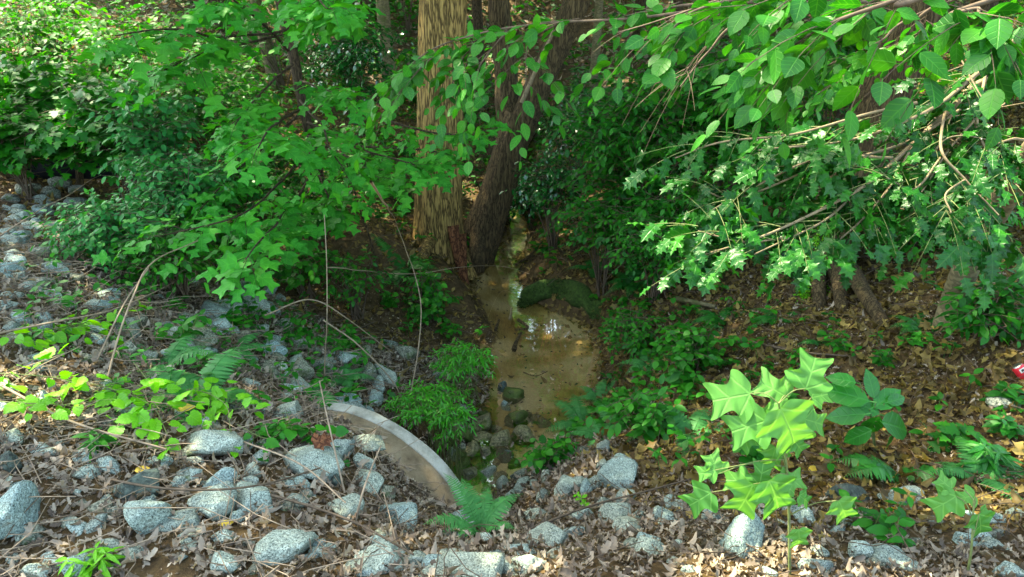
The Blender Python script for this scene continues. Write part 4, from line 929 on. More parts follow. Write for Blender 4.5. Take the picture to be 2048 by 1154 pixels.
SH = [
 # name, label, px, py, depth, rpx, rpy, nspr, L, nl, template, size, mat
 ('spreading_shrub','sweeping leafy shrub above the black boards',70,190,7.6,150,75,190,.42,8,MAPLE,.095,'shade_leaf'),
 ('spreading_shrub','layered maple-like shrub hanging over the black boards',215,250,7.0,130,80,170,.40,8,MAPLE,.09,'shade_leaf'),
 ('vine_bank','pale blue-green leafy vine mound climbing above the low bluish shrub',300,270,6.6,75,120,190,.32,8,OVAL,.075,'blue_leaf'),
 ('low_shrub','low bluish small-leaved shrub spilling over the upper rubble rocks',215,450,5.6,110,60,200,.28,9,OVAL,.055,'blue_leaf'),
 ('low_shrub','low green shrub between the bluish shrub and the tulip branch tips',330,500,5.5,100,50,150,.28,9,OVAL,.052,'cover'),
 ('low_shrub','small leafy shrub tucked beneath the tulip branches beside the mossy stones',420,440,6.3,110,70,130,.3,8,OVAL,.06,'shade_leaf'),
 ('sunny_thicket','sunlit thicket of arching stems at the top corner',70,55,10.5,150,75,170,.6,9,OVAL,.10,'back_leaf'),
 ('sunny_thicket','bright green thicket behind the sweeping shrubs',250,110,9.6,150,80,190,.55,9,OVAL,.09,'back_leaf'),
 ('understory_shrub','leafy shrub behind the slim tulip tree',450,170,10.5,120,90,150,.55,8,OVAL,.10,'back_leaf'),
 ('understory_shrub','dark evergreen shrub between the slim tulip tree and the oak',700,110,11.0,95,110,220,.45,9,OVAL,.085,'glossy_leaf'),
 ('understory_shrub','shaded bush low at the left foot of the oak',735,330,9.8,80,90,120,.4,8,OVAL,.085,'shade_leaf'),
 ('understory_shrub','bush over the ferns below the slim tulip tree',600,400,7.6,100,60,90,.35,8,OVAL,.07,'shade_leaf'),
 ('glossy_bush','glossy small-leaved bush just past the leaning forked stem',1160,235,9.4,85,80,150,.38,9,OVAL,.07,'glossy_leaf'),
 ('glossy_bush','glossy small-leaved bush leaning over the narrow upper creek',1110,360,8.6,75,55,140,.3,9,OVAL,.06,'glossy_leaf'),
 ('understory_shrub','layered shrub in the middle of the far bank above the fallen twig',1270,330,8.0,130,75,170,.42,8,OVAL,.085,'shade_leaf'),
 ('understory_shrub','fresh green shrub leaning toward the creek over the far ferns',1215,435,7.6,110,65,150,.34,8,OVAL,.07,'shade_leaf'),
 ('understory_shrub','shrub between the holly branches and the fallen twig',1350,430,7.0,90,75,110,.36,8,OVAL,.08,'shade_leaf'),
 ('understory_shrub','dense dark shrub filling the slope under the beech leaves',1330,200,9.8,130,80,190,.5,8,OVAL,.095,'shade_leaf'),
 ('understory_shrub','flat-layered shrub behind the holly tips',1500,270,7.6,130,70,150,.42,8,OVAL,.09,'shade_leaf'),
 ('understory_shrub','shaded shrub at the foot of the dark leaning trunk',1580,180,9.2,120,80,130,.45,8,OVAL,.09,'back_leaf'),
 ('understory_shrub','sparse bush behind the dark stilt rooted trunk',1900,210,8.8,110,80,70,.45,8,OVAL,.09,'shade_leaf'),
 ('understory_shrub','loose bush against the picture edge behind the holly',2010,120,9.5,90,90,80,.5,8,OVAL,.10,'back_leaf'),
 ('understory_shrub','dark shrub low at the picture edge beside the holly trunk',1995,610,5.6,90,60,60,.3,8,OVAL,.07,'shade_leaf'),
 ('creek_bush','bushy green forb clump on the far bank right beside the mossy log',1270,655,6.7,72,40,75,.2,8,OVAL,.048,'cover'),
 ('creek_bush','round-leaved forb patch on the leaf bank behind the tulip sapling',1395,700,5.8,80,50,80,.2,7,ROUND,.055,'cover'),
 ('creek_bush','leafy vine clump hanging on the bank in front of the oak roots',850,590,7.4,45,60,50,.25,8,ROUND,.055,'cover'),
 ('creek_bush','clump of upright leafy stems right of the creek stones',1290,810,4.8,70,40,24,.24,6,OVAL,.075,'cover'),
 ('creek_bush','bright forb trailing over rubble above the lone rounded rock',1105,915,4.9,48,42,40,.16,6,ROUND,.05,'cover'),
 ('creek_bush','loose leafy clump hanging over the dark earth hollow beside the creek bank',700,545,7.0,85,45,55,.24,8,OVAL,.055,'cover'),
 ('creek_bush','leafy tangle on the lip of the hollow under the upright dry stem',600,520,6.8,70,40,50,.24,8,ROUND,.055,'cover'),
 ('glossy_bush','dark glossy bush closing the upper creek behind the forked tree',1065,385,10.4,60,45,120,.3,9,OVAL,.07,'glossy_leaf'),
 ('leafy_thicket','broad layered thicket filling the slope behind the blue-green vine mound',360,190,8.8,170,85,300,.45,8,OVAL,.085,'shade_leaf'),
 ('leafy_thicket','maple-leaved thicket at the picture edge above the boards',10,260,6.9,120,60,170,.4,8,MAPLE,.085,'shade_leaf'),
 ('leafy_thicket','pale fine-leaved thicket between the vine mound and the low bluish shrub',360,370,6.2,110,70,220,.3,9,OVAL,.06,'blue_leaf'),
 ('leafy_thicket','mixed green thicket covering the bank under the slim tulip tree',520,330,8.4,130,80,240,.4,8,OVAL,.07,'shade_leaf'),
 ('leafy_thicket','dense leafy thicket behind the middle holly branches',1620,330,6.6,170,80,320,.4,8,OVAL,.08,'shade_leaf'),
 ('leafy_thicket','broad bright green thicket under the beech boughs beyond the leaning stem',1280,250,7.6,150,80,320,.4,8,OVAL,.075,'shade_leaf'),
 ('leafy_thicket','leafy thicket between the beech boughs and the upper holly branches',1480,160,7.4,170,80,320,.42,8,OVAL,.085,'shade_leaf'),
 ('leafy_thicket','small-leaved thicket spilling down the far bank to the ferns',1330,470,6.9,130,55,220,.3,9,OVAL,.055,'shade_leaf'),
 ('leafy_thicket','shaded thicket behind the lower holly branches',1830,400,5.9,170,80,200,.38,8,OVAL,.075,'shade_leaf'),
 ('leafy_thicket','thicket beside the dark leaning trunk below the top corner boughs',1700,100,8.6,150,80,220,.45,8,OVAL,.09,'back_leaf'),
]
for k, (nm, lab, px, py, t, rx, ry, ns, L, nl, T, sz, mt) in enumerate(SH):
    pshrub(nm, lab, px, py, t, rx, ry, 0, ns, L, nl, T, sz, mt, seed=k)

# sun gaps left between the crowns
HOLES = [(1700,1150,.34),(1500,1150,.2),(1440,1140,.16),(1960,1060,.2),(1900,1000,.12),(30,800,.3),(120,790,.2),(410,270,.5),(300,200,.5),(430,330,.3),(1130,470,.12),(1000,490,.15),(940,380,.25),(1020,150,.6),(1240,170,.5),(1900,170,.5),(1990,530,.12),(60,40,1.0),(250,60,.9),(100,120,.6),(1500,150,.3),(1840,110,.5),(650,1150,.1),(600,60,.6),(1190,400,.2),(780,160,.5),(230,300,.25),(170,150,.5)]
HP = [(G(x, y), r) for x, y, r in HOLES]
def sunhole(p):
    ok = np.ones(len(p), bool)
    for q, r in HP:
        v = p - q; w = v - (v @ SUN)[:, None] * SUN; ok &= (np.linalg.norm(w, axis=1) > r) | ((v @ SUN) < .5)
    return ok

# ------------------------------------------------------------------ far trees and bushes up the hillside
rf = np.random.default_rng(31)
for k, (px, y, r) in enumerate([(790, 13.5, .11), (700, 15, .16), (760, 19, .13), (660, 20, .15), (480, 16, .12), (330, 19, .14), (160, 17, .12), (40, 20, .15), (965, 17, .1), (1075, 21, .15), (1250, 18, .12), (1420, 20, .16),
                                (1560, 17, .11), (1010, 15.5, .09), (1110, 17.5, .12), (1180, 15.5, .08), (900, 20, .13), (1020, 23, .15), (850, 16, .08), (1350, 15, .09), (1900, 12.5, .17), (1955, 15, .14), (1690, 19, .13), (2040, 13, .13), (570, 13, .09)]):  # some trees added for crowns that keep sky reflection off the creek
    b = PY(px, 300, y); b[2] = H(b[0], b[1]); lean = rf.normal(0, .5, 2)
    lab = {790: 'thin dark trunk just behind the oak on its shaded side', 1900: 'grey trunk rising behind the dark stilt rooted tree at the top', 1955: 'second pale trunk next to the grey trunk at the top', 2040: 'dark trunk at the picture edge behind the holly', 570: 'thin trunk behind the slim tulip tree'}.get(px, 'slender brown tree trunk standing on the wooded hillside among green undergrowth')
    t = thing('background_tree', lab, 'tree', b, None if px in (790, 1900, 1955, 2040, 570) else 'trees on the hillside')
    trunk([b - [0, 0, .2], b + [lean[0] * .3, 0, 2.0], b + [lean[0] * .7, lean[1] * .5, 5], b + [lean[0], lean[1], 9]], [r * 1.2, r, r * .85, r * .4], M['brown_bark' if k % 3 else 'smooth_bark'], t, 14, 40, .03, .05, k % 4)
    lm = MB(); n = 190; p = b + [lean[0] * .8, lean[1] * .8, 6.0] + nrm(rf.normal(size=(n, 3))) * rf.random((n, 1)) ** .4 * [2.9, 2.6, 2.9]  # out-of-view crown, enlarged to block sky mirrored in the water
    sprays(lm, None, SIMPLE, p, rf.normal(size=p.shape) * [1, 1, .3], 1.1, 12, .24, rf, cull=sunhole)
    lm.build('crown', M['back_leaf'], t, b)
for k in range(66):
    x = rf.uniform(-15, 15); y = rf.uniform(12.5, 26) if k < 46 else rf.uniform(24, 33)  # farther, larger bushes added to block sky mirrored in the water
    if abs(x) < .8 and y < 15: continue
    b = np.array([x, y, H(x, y)]); h = rf.uniform(.9, 2.2) * (1 if k < 46 else 2.4)
    shrub('hillside_bush', 'leafy green bush growing on the wooded hillside beyond the creek', 'bush', b, b + [0, 0, h * .62], [rf.uniform(.8, 1.5) * (1 if k < 46 else 1.8), .9, h * .55], 70 if k < 46 else 110, .6, 8, OVAL, .14 if k < 46 else .24, 'back_leaf' if k % 3 else 'shade_leaf', 'twig', rf, 'bushes on the hillside', stems=8, tr=.005)

# ------------------------------------------------------------------ tulip tree branches
rt = np.random.default_rng(41); lm, tm = MB(), MB()
TL = [[(585,130,7.6),(520,190,6.4),(470,250,5.6)],[(610,210,7.8),(560,240,6.2),(530,270,5.2),(512,300,4.9)],[(625,300,8),(560,360,6.3),(480,430,5.4),(310,470,5.0)],
      [(630,330,8),(590,400,6.4),(530,470,5.2),(490,525,4.6)],[(615,240,7.8),(700,290,7),(790,320,6.4),(830,330,6.2)],[(620,270,7.9),(720,330,7.2),(765,360,6.8)],
      [(605,180,7.7),(800,250,7.2),(900,270,7),(990,255,6.8)],[(570,60,7.4),(460,75,6.2),(330,65,5.3),(230,75,4.7)],[(575,80,7.4),(640,40,5.8),(690,15,4.8)],
      [(600,160,7.7),(650,180,6.8),(700,205,6.3)],[(630,360,8),(600,420,6.8),(570,450,6),(540,500,5.2)],[(570,70,7.4),(420,100,6.0),(300,150,5.6)],[(600,200,7.6),(640,250,6.6),(660,300,6.0),(690,345,5.8)],
      [(625,300,8),(650,380,7.2),(680,420,6.6)],[(610,220,7.8),(480,330,6.4),(400,420,5.8)],[(560,0,7.2),(620,-10,5.4),(660,12,4.6)],[(580,100,7.4),(480,10,5.8),(420,5,5.4)],[(625,290,8),(860,300,7.6),(880,320,7.5)]]
for k, b in enumerate(TL):
    pts = [PT(*q) for q in b]; limb(tm, pts, .014, .004, 5, 24, .02, k)
    dress(lm, tm, TULIP, pts, 12, .30, 6, .105 if k not in (4, 5, 6, 17) else .098, rt, start=.3, droop=.25, ldroop=.3, ang=62, nj=.3, tr=.003)
lm.build('foliage', M['tulip'], tul, tul.location); tm.build('branches', M['brown_bark'], tul, tul.location)

# ------------------------------------------------------------------ beech boughs
rb = np.random.default_rng(43); bp = PT(2150, -150, 3.2)
bee = thing('beech_tree', 'beech whose drooping toothed-leaf boughs hang across the top of the picture', 'tree', (3.6, 2.6, H(3.6, 2.6)))
bx = np.array([3.6, 2.6, float(H(3.6, 2.6))])
trunk([bx - [0, 0, .2], bx + [0, 0, 1.6], bx + [-.1, .1, 3.4], bx + [-.2, .3, 6]], [.17, .15, .13, .08], M['smooth_bark'], bee, 20, 60, .01, .05, 2)
fk = bx + [-.05, .05, 2.7]
lm, tm = MB(), MB()
BB = [[fk, PT(1850,-80,2.6), PT(1500,5,2.8), PT(1300,22,3.0), PT(1100,45,3.3), PT(950,78,3.5), PT(860,105,3.6), PT(790,160,3.65)],
      [fk, PT(1950,-90,2.1), PT(1600,-15,2.1), PT(1400,40,2.25), PT(1330,110,2.3)], [fk, PT(2000,-60,1.8), PT(1800,-5,1.8), PT(1650,50,1.85), PT(1570,105,1.9)],
      [fk, PT(1900,-70,2.3), PT(1500,30,2.5), PT(1400,110,2.6), PT(1350,180,2.6)], [fk, PT(1900,-60,2.0), PT(1720,20,2.1), PT(1620,90,2.2)], [fk, PT(2060,-40,1.9), PT(1960,20,1.8), PT(2000,60,1.75)],
      [fk, PT(1700,-60,2.7), PT(1330,10,3.1), PT(1260,60,3.2), PT(1225,120,3.2)], [PT(1120,42,3.3), PT(1060,80,3.35), PT(1050,170,3.35)], [PT(960,76,3.5), PT(930,110,3.5), PT(905,170,3.5)], [PT(900,95,3.6), PT(850,130,3.6), PT(790,195,3.6)],
      [fk, PT(1750,-90,2.4), PT(1500,-10,2.6), PT(1250,60,2.8)], [PT(1010,62,3.4), PT(960,130,3.4), PT(950,160,3.4)],
      [fk, PT(1850,-40,4.2), PT(1650,50,4.6), PT(1450,120,5.0), PT(1300,170,5.2)], [fk, PT(1900,0,4.0), PT(1750,90,4.2), PT(1600,150,4.5), PT(1450,200,4.8)], [fk, PT(1700,-60,4.4), PT(1480,20,5.0), PT(1360,60,5.3), PT(1260,90,5.5)], [fk, PT(1950,-20,3.4), PT(1850,60,3.6), PT(1720,130,3.9), PT(1620,200,4.1)]]
for k, pts in enumerate(BB):
    limb(tm, pts, .010 if len(pts) > 3 else .005, .0022, 5, 60, .03, k)
    dress(lm, tm, BEECH, pts, [24,13,14,12,10,8,8,7,7,8,13,6,34,34,22,28][k], .27, 7, [.068,.070,.072,.070,.072,.075,.066,.068,.068,.068,.07,.066,.066,.066,.066,.066][k], rb, start=[.42,.42,.42,.35,.4,.5,.35,.2,.2,.2,.35,.2,.35,.35,.35,.35][k], droop=.3, ldroop=.32, ang=52, nj=.55, jit=.45, tr=.0018, sz=.3, cull=sunhole)
lm.build('foliage', M['beech'], bee, bee.location); tm.build('branches', M['twig'], bee, bee.location)

# ------------------------------------------------------------------ holly branches
rh = np.random.default_rng(47); lm, tm, tw = MB(), MB(), MB(); hk = PY(2150, 200, yh - 1.1)
HB = [[hk,(2100,210,3.4),(1985,155,3.2),(1900,210,3.1),(1790,313,3.0),(1700,386,2.9),(1560,460,2.8),(1400,515,2.75)],[hk,(2060,67,3.3),(1940,143,3.1),(1850,212,3.0),(1700,276,2.95),(1520,304,2.9)],
      [(1790,313,3),(1640,308,2.9),(1500,368,2.9),(1420,423,2.85)],[(1900,210,3.1),(1880,302,2.9),(1930,370,2.85),(1990,437,2.8)],[(1985,155,3.2),(1960,252,3.0),(2000,336,2.9),(2040,378,2.85)],
      [(1700,386,2.9),(1640,442,2.8),(1500,501,2.75)],[(1850,267,3.05),(1780,359,2.9),(1720,423,2.85),(1680,460,2.8)],[(1900,210,3.1),(1800,276,3.1),(1640,340,3.0),(1470,386,3.0),(1400,368,3.0)],
      [(1850,212,3.0),(1760,230,3.0),(1600,267,3.0),(1450,276,3.0),(1360,304,3.0)],[(1960,252,3.0),(1900,319,3.0),(1850,386,2.9)],[(1880,302,2.9),(1820,368,2.9),(1760,350,2.9)],
      [hk,(2060,269,3.1),(2010,277,3.0),(1960,294,3.0)],[(1560,460,2.8),(1480,469,2.8),(1390,451,2.8)],[(1930,370,2.85),(1890,403,2.8),(1900,437,2.75)]]
for k, b in enumerate(HB):
    pts = [q if isinstance(q, np.ndarray) else PT(*q) for q in b]
    limb(tm, pts, [.02,.014,.006,.007,.007,.006,.006,.007,.007,.005,.005,.01,.004,.004][k], .003, 6, 60, .03, k)
    dress(lm, tw, HOLLY, pts, [26,22,15,12,12,12,12,15,15,9,9,10,8,9][k], .24, 5, .08, rh, start=.25 if k > 1 else .4, droop=.2, ldroop=.35, ang=58, nj=.4, tr=.0022)
for k in range(12):
    a_ = PT(rh.uniform(1700, 2048), rh.uniform(60, 480), rh.uniform(2.9, 3.5)); limb(tm, [a_, a_ + rh.normal(0, .10, 3), a_ + rh.normal(0, .2, 3)], .004, .0015, 4, 24, .035, k)
lm.build('foliage', M['holly'], holly, holly.location); tm.build('branches', M['holly_wood'], holly, holly.location); tw.build('twigs', M['green_twig'], holly, holly.location)

# ------------------------------------------------------------------ young tulip saplings in front
def sapling(label, base, stem, leaves, seed):
    t = thing('tulip_sapling', label, 'sapling', base); r = np.random.default_rng(seed); tm = MB(); c = limb(tm, stem, .006, .003, 6, 40, .006, seed)
    lm = MB()
    for px, py, dep, s, ang, tilt in leaves:
        p = PT(px, py, dep); a = R(ang)
        d = np.array([math.cos(a), .25 * math.sin(a), math.sin(a) * .9 - .1]); n = np.array([tilt, -.85, .75])
        k = int(np.argmin(np.linalg.norm(c - p + [0, 0, .05], axis=1))); j = p - nrm(d) * s * .5
        limb(tm, [c[k], (c[k] + j) / 2 + [0, 0, .02], j + [0, 0, 0]], .0025, .0018, 4, 10)
        V, F, uv = YT; put(lm, YT, j, d, n, s)
    lm.build('leaves', M['tulip_bright'], t, base); tm.build('stem', M['green_twig'], t, base); return t
YT = leafT([(0,0,0),(.03,.20,-.06),(.10,.38,.02),(.2,.56,.16),(.3,.60,.27),(.36,.40,.36),(.42,.30,.44),(.5,.31,.56),(.62,.40,.78),(.72,.42,.93),(.78,.24,.86),(.80,.07,.80),(.80,0,.80)], .16, .30, 0, .10, 46)
sb = G(1583, 1150); ds = depth(sb)
stem = [sb, PT(1580, 1000, ds - .05), PT(1572, 900, ds - .1), PT(1560, 810, ds - .15)]
e = ds - .12
sapling('bright young tulip sapling with large lobed leaves in front of the shaded leaf bank', sb, stem,
 [(1455,795,e,.155,185,.2),(1625,740,e-.05,.135,75,-.1),(1545,775,e,.13,140,.1),(1490,855,e-.03,.145,195,.1),(1585,865,e-.08,.19,-60,-.1),(1490,885,e,.085,235,.1),(1600,895,e,.08,-45,-.2),
  (1395,1003,e-.02,.11,215,.2),(1490,1005,e-.06,.14,250,.1),(1555,1000,e-.08,.15,-65,-.1),(1525,945,e,.09,80,0),(1430,925,e,.085,105,.2),(1690,1025,e-.02,.10,-60,-.2),(1600,1080,e-.05,.08,-80,0),(1612,1000,e+.02,.06,-30,0),(1575,830,e+.03,.11,60,0),(1520,830,e+.04,.10,150,.2),(1635,845,e+.04,.10,-10,-.2),(1470,960,e+.03,.09,170,.1),(1590,960,e+.04,.09,20,0),(1545,920,e+.05,.10,-100,0),(1645,790,e+.1,.08,20,0),(1410,945,e,.07,190,0)], 3)
sb2 = G(1935, 1150); e2 = depth(sb2) - .05
sapling('sunlit young tulip sapling near the picture corner with pale shining leaves', sb2, [sb2, PT(1945, 1090, e2), PT(1950, 1000, e2 - .03)],
 [(1885,1010,e2,.115,215,.1),(1965,1055,e2-.02,.11,-70,0),(1890,965,e2,.07,130,0),(1975,1030,e2,.06,-20,0),(1930,995,e2,.07,190,0)], 4)

# ------------------------------------------------------------------ ferns
def fern(label, px, py, nf, L, mat, seed, az=None, group=None, arch=.5, pn=30, w=.17, base=None, upr=(.4, .75)):
    b = G(px, py) if base is None else base; t = thing('fern', label, 'fern', b, group); r = np.random.default_rng(seed)
    for k in range(nf):
        a = (az[k] if az is not None else r.uniform(0, 360)); a = R(a) if az is not None else R(360 * k / nf) + r.normal(0, .35)
        l = L * r.uniform(.75, 1.15); h = np.array([math.cos(a), math.sin(a), 0]); s = np.linspace(0, 1, 30)
        up = r.uniform(*upr)
        c = b + h * (l * .85 * s ** 1.1)[:, None] + np.array([0, 0, 1.0]) * (l * (up * s - arch * 1.25 * s ** 2.2))[:, None]
        c[:, 2] = np.maximum(c[:, 2], H(c[:, 0], c[:, 1]) + .015)
        mb = MB(); mb.add(*tubes(c[None], np.linspace(.0028, .0008, 30)[None], 4))
        q = np.linspace(.14, .99, pn); i = (q * 28).astype(int); p = c[i]; tan = nrm(c[i + 1] - c[i]); S = nrm(np.cross(tan, [0, 0, 1.0])); N = np.cross(S, tan)
        ln = w * l * np.sin(np.clip(q * 1.02, 0, 1) ** .62 * np.pi) ** .8 + .006
        for sg in (1, -1):
            put(mb, PINNA, p, S * sg + tan * .28 + r.normal(0, .07, S.shape) - [0, 0, .15], N + r.normal(0, .12, S.shape), ln, sx=np.full(len(p), 1.05))
        mb.build('frond', M[mat], t, b)
    return t
FN = [('large fern spreading over grey stones on the upper rubble slope', 400, 800, 9, .52, 'fern'), ('fern with short fronds between grey stones and the pipe', 610, 790, 7, .48, 'fern'),
      ('pale green fern growing at the lower tip of the concrete pipe', 962, 1070, 9, .29, 'fern'), ('dark fern under the oak at the top of the creek bank', 815, 540, 8, .62, 'fern_dark'),
      ('upright fern beside the sandy pool above the stone pile', 1165, 850, 7, .5, 'fern'), ('fern behind the forbs close to the upright fern', 1225, 850, 5, .36, 'fern'), ('fern partly hidden behind the tulip sapling leaves', 1385, 870, 8, .45, 'fern'),
      ('fern on the far bank above the mossy log', 1270, 570, 8, .55, 'fern_dark'), ('fern growing on the far bank between forb clumps', 1295, 730, 7, .4, 'fern'), ('dark fern beneath the lowest tulip branch tips', 560, 565, 7, .42, 'fern_dark'),
      ('small fern on brown leaves in front of the stilt roots', 1555, 640, 5, .3, 'fern_dark'), ('tiny fern flat on the brown leaves below the stilt roots', 1645, 690, 4, .24, 'fern_dark'), ('shaded fern beside the holly trunk', 1840, 660, 6, .34, 'fern_dark'),
      ('fern near the picture corner behind the sunlit sapling', 1955, 960, 6, .34, 'fern'), ('fern high on the far bank under the layered shrubs', 1420, 545, 6, .45, 'fern_dark'), ('fern beside the fallen twig over the upper creek', 1185, 540, 6, .4, 'fern_dark'),
      ('fern on the upper rubble slope above the large fern', 330, 735, 7, .4, 'fern'), ('small fern among dim stones near the long dim rock', 470, 705, 6, .32, 'fern'), ('fern between the upright dry stem and the grey block of stone', 690, 760, 7, .36, 'fern'),
      ('low fern at the water edge beside the upright fern', 1195, 800, 6, .34, 'fern'), ('fern above the brownish slab at the rubble edge', 1200, 880, 6, .3, 'fern'), ('fern in the forbs beside the outer sapling leaf', 1330, 860, 7, .4, 'fern'), ('fern clump below the holly tips on the leaf bank', 1440, 640, 6, .34, 'fern_dark')]
for k, (lab, px, py, nf, L, mt) in enumerate(FN): fern(lab, px, py, nf, L, mt, 100 + k, **({'upr': (.8, 1.5), 'arch': .6} if k == 2 else {}))
fern('fern with two long arching fronds above the dark blue-green stone', 1800, 955, 4, .42, 'fern_dark', 200, az=[168, 192, 10, -20], arch=.45, pn=26, w=.2)

# ------------------------------------------------------------------ narrow-leaved plants, broad-leaved plant, vines, forbs
for lab, px, py, t, rx, ry, ns in [('bright narrow-leaved clump on the bank beside the sandy pool', 930, 715, 6.2, 58, 34, 120), ('bright narrow-leaved clump hanging over the creek stones behind the pipe', 862, 800, 5.5, 72, 28, 130), ('small narrow-leaved tuft between the two larger clumps', 905, 835, 5.4, 45, 28, 50)]:
    pshrub('narrow_leaved_plant', lab, px, py, t, rx, ry, 0, ns, .15, 9, LANCE, .048, 'spiky', 'green_twig', 'plant', None, seed=7, droop=.3, ldroop=.2, tr=.0015)
bl = G(1750, 905); tbl = thing('broad_leaved_plant', 'dark green plant with big pointed leaves between the tulip sapling and the fern', 'plant', bl); lm, tm = MB(), MB()
dbl = depth(bl)
for px, py, s, ang, tl in [(1700,790,.26,165,.2),(1770,800,.2,30,0),(1790,850,.28,-28,-.2),(1745,850,.2,-95,0),(1700,830,.2,200,.2),(1745,775,.16,100,0),(1720,870,.18,235,.1),(1780,885,.15,-70,0),(1735,815,.18,150,0),(1790,800,.13,10,0),(1690,760,.15,170,0)]:
    p = PT(px, py, dbl - .12); a_ = R(ang); d = np.array([math.cos(a_), .3, math.sin(a_) * .8]); j_ = p - nrm(d) * s * .5
    put(lm, OVAL, j_, d, [tl, -.75, .8], s); limb(tm, [bl, PT(1745, 850, dbl - .05), j_], .006, .002, 5, 14)
lm.build('leaves', M['broad'], tbl, bl); tm.build('stem', M['green_twig'], tbl, bl)
rv = np.random.default_rng(53)
for lab, path, n, T, s, mt in [('yellow-green grapevine trailing over dry leaves at the picture edge', [(-20,770),(90,790),(200,800),(300,850),(330,900)], 20, GRAPE, .068, 'lime'),
        ('yellow-green vine trailing down toward the long arched rock', [(270,760),(330,810),(400,820),(460,850),(470,900)], 15, GRAPE, .062, 'lime'),
        ('lime vine shoots on the straw above the yellow leaf', [(0,830),(80,850),(170,840),(250,790)], 13, GRAPE, .06, 'lime'),
        ('green vine leaves crossing the arched rock toward the pyramid rock', [(480,880),(540,900),(600,880),(640,900)], 12, GRAPE, .055, 'cover'),
        ('leafy creeper on the upper slope beside the long flat stone', [(0,700),(100,690),(180,670),(290,640)], 22, ROUND, .06, 'lime')]:
    pts = [G(x, y) + [0, 0, .07 + .05 * rv.random()] for x, y in path]; t = thing('vine', lab, 'vine', pts[0]); lm, tm = MB(), MB()
    limb(tm, pts, .003, .002, 4, 40, .02, n); dress(lm, tm, T, pts, n, .16, 3, s, rv, start=.02, droop=.1, ldroop=.1, nj=.45, tr=.0015)
    lm.build('leaves', M[mt], t, pts[0]); tm.build('stem', M['green_twig'], t, pts[0])
def forb(label, px, py, h, n, nl, T, s, mat, seed, group=None):
    b = G(px, py); t = thing('forb', label, 'plant', b, group); r = np.random.default_rng(seed); lm, tm = MB(), MB()
    for k in range(n):
        top = b + [r.normal(0, .05), r.normal(0, .05), h * r.uniform(.6, 1.1)]; limb(tm, [b, (b + top) / 2 + r.normal(0, .012, 3), top], .003, .0018, 4, 10)
        for q in np.linspace(.45, 1, 3):
            a_ = r.uniform(0, 6.28) + np.arange(nl) * 6.28 / nl; dd = np.c_[np.cos(a_), np.sin(a_), r.normal(0, .2, nl)]
            put(lm, T, np.repeat((b + (top - b) * q)[None], nl, 0), dd, [0, -.15, 1.0] + r.normal(0, .25, dd.shape), s * r.uniform(.7, 1.2, nl) * (1.25 - .45 * q))
    lm.build('leaves', M[mat], t, b); tm.build('stem', M['green_twig'], t, b)
for k, (lab, px, py, h, n, nl, T, s, mt) in enumerate([
    ('three-leaved forb standing on rubble in front of the dark blue-green stone', 1745, 1060, .16, 3, 3, OVAL, .075, 'cover'), ('forb with pointed leaves among the litter beside the hooked sapling leaf', 1770, 1085, .12, 2, 3, OVAL, .07, 'cover'),
    ('lobed seedling standing alone on the brown leaves', 1905, 885, .1, 2, 3, MAPLE, .09, 'cover'), ('dark tuft of strap-shaped leaves behind the sunlit sapling', 1965, 935, .14, 3, 5, LANCE, .14, 'broad'),
    ('leafy forb under the mossy rock at the picture edge', 2010, 870, .14, 3, 4, OVAL, .08, 'broad'), ('forb on brown leaves just below the red can', 1985, 812, .11, 3, 4, OVAL, .09, 'cover'),
    ('upright pointed-leaved forb at the rubble edge below the fern', 1300, 880, .3, 3, 4, OVAL, .10, 'cover'), ('tall pointed-leaved forb behind the outer sapling leaf', 1365, 800, .3, 3, 4, OVAL, .11, 'cover'),
    ('bright weed at the bottom edge beside a bluish rock', 185, 1150, .08, 3, 4, LANCE, .09, 'lime'), ('small green weed between the two rubble rocks', 1185, 1020, .05, 1, 4, OVAL, .035, 'lime'), ('round-leaved forb beside the sapling stem', 1510, 930, .14, 3, 4, ROUND, .06, 'cover'),
    ('forb with oval leaves on the bank above the pipe', 700, 700, .2, 4, 4, OVAL, .07, 'cover'), ('leafy forb standing in straw on the upper slope', 370, 690, .2, 4, 3, OVAL, .09, 'cover'), ('forb near the pale flat-topped boulder', 470, 660, .2, 4, 4, OVAL, .075, 'cover'), ('small forb in the litter behind the long pale slab', 545, 880, .1, 3, 4, OVAL, .06, 'cover'),
    ('green forb among straw near the trailing vine', 190, 900, .1, 3, 3, LANCE, .1, 'cover'), ('leafy weed on the brown leaves behind the broad-leaved plant', 1690, 710, .12, 3, 4, OVAL, .06, 'cover'), ('leafy sprig on the leaf bank near the single lobed leaf', 1760, 735, .12, 3, 4, OVAL, .065, 'cover'), ('single lobed tulip seedling on the brown leaves below the holly trunk', 1840, 690, .06, 1, 3, TULIP, .08, 'tulip'),
    ('sprawling weed on the shaded bank below the dark fern', 780, 620, .2, 4, 4, ROUND, .06, 'cover')]): forb(lab, px, py, h, n, nl, T, s, mt, 300 + k)

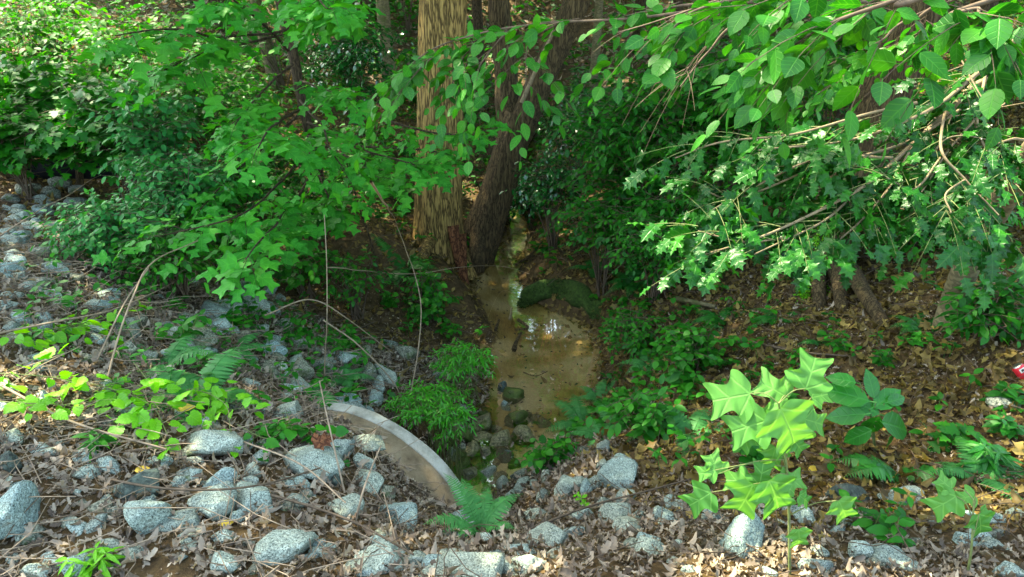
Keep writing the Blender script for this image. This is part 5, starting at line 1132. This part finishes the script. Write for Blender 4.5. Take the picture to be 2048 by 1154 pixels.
# ------------------------------------------------------------------ dry stems and canes
for k, (lab, pts, r0, r1, mt) in enumerate([
    ('tall upright dry stem in front of the creek hollow', [(650,770,0),(652,700,.3),(655,600,.75),(650,430,1.2)], .0055, .003, 'cane'),
    ('bent dry stem curving from the pipe up past the dark fern to the oak', [(815,830,0),(842,640,.55),(828,540,.85),(790,440,1.2),(745,360,1.5)], .006, .003, 'cane'),
    ('thin dry cane arching down from the hollow to the pipe', [(650,640,.4),(720,690,.4),(790,770,.3),(815,850,0)], .006, .004, 'cane'),
    ('long grey cane rising from the vine to the tulip leaves', [(215,760,0),(270,590,.45),(330,510,.6),(480,450,.7)], .006, .003, 'cane'),
    ('second grey cane leaning across the straw beside the long one', [(190,730,0),(250,620,.3),(300,540,.45)], .006, .003, 'cane'),
    ('pale cane lying low over the dim rocks', [(0,665,.12),(130,640,.15),(255,610,.15),(380,545,.1)], .006, .004, 'straw'),
    ('thin stem rising over the mossy rocks to the black boards', [(0,470,.1),(60,430,.3),(150,380,.4),(200,350,.4)], .005, .003, 'cane'),
    ('tan stalk slanting across the grapevine', [(-20,760,.08),(140,840,.08),(330,895,.06)], .007, .005, 'cane'),
    ('long dark stem lying across the dark triangular stone', [(220,955,.03),(350,975,.08),(480,970,.12),(640,935,.1)], .006, .004, 'twig'),
    ('straw cane lying across the long pale slab to the round boulder', [(480,880,.06),(600,925,.16),(690,1000,.1)], .005, .003, 'straw'),
    ('upright straw in front of the round pale boulder', [(715,1050,.0),(735,970,.2),(762,890,.35)], .006, .003, 'straw'),
    ('slender straw leaning over the large boulder at the pipe', [(690,990,.02),(665,880,.25),(640,760,.5)], .005, .0025, 'straw'),
    ('curved bare twig spanning the water below the oak', [(655,535,.75),(760,545,.5),(830,548,.4),(925,535,.35),(1000,532,.25),(1060,548,.2)], .005, .003, 'cane'),
    ('long dark cane arching over the hollow beside the angular boulder', [(530,630,.3),(620,600,.5),(700,640,.4),(780,700,.2)], .006, .004, 'cane'),
    ('dry stem crossing the litter above the bottom-edge boulder', [(530,990,.05),(700,1045,.06),(830,1110,.05)], .006, .004, 'twig'),
    ('leaning thin sapling stem behind the dark fern', [(760,560,0),(740,480,.4),(715,400,.9),(690,320,1.4)], .012, .007, 'brown_bark')]):
    P = [G(x, y_) if z == 0 else None for x, y_, z in pts]
    Q = []
    g0 = G(pts[0][0], pts[0][1]); tt0 = depth(g0)
    for q, (x, y_, z) in enumerate(pts):
        d = ray(x, y_); lo = np.linspace(1.2, 12, 1500); pp = np.array([0, 0, CAMZ]) + d * lo[:, None]
        hit = int(np.argmax(pp[:, 2] < H(pp[:, 0], pp[:, 1]) + z + .01)); Q.append(pp[hit])
    t_ = stick('dry_stem', Q, r0, r1, mt, lab, 'stem', None, .012, 40, 5, k)

# ------------------------------------------------------------------ unseen tree crowns overhead, shaped and thickened for shade, with sun gaps
rc = np.random.default_rng(61)
def skyhole(p):
    return sunhole(p) & (np.hypot(p[:, 0] - .1, p[:, 1] - 5.6) > 1.5)  # crowns opened above the pool to let skylight in
def crown(parent, c, rad, n, sz=.2):
    lm, tm = MB(), MB(); u = nrm(rc.normal(size=(n, 3))) * rc.random((n, 1)) ** .4; p = np.asarray(c) + u * rad
    sprays(lm, None, SIMPLE, p, u * [1, 1, .2] + rc.normal(0, .4, u.shape), .95, 12, sz, rc, cull=skyhole)
    lm.build('crown', M['back_leaf'], parent, parent.location)
crown(oak, [-1.2, 9.6, 8.6], [4.2, 3.9, 2.4], 1250)
crown(fork, [1.6, 10.3, 8.4], [3.6, 3.8, 2.0], 1100)
crown(dark, [4.8, 8.0, 8.2], [3.6, 4.2, 2.2], 1100)
crown(tul, [-4.9, 6.5, 8.0], [4.4, 4.3, 1.9], 1700)
crown(bee, [4.0, 4.6, 6.6], [2.8, 2.6, 1.3], 420, .17)
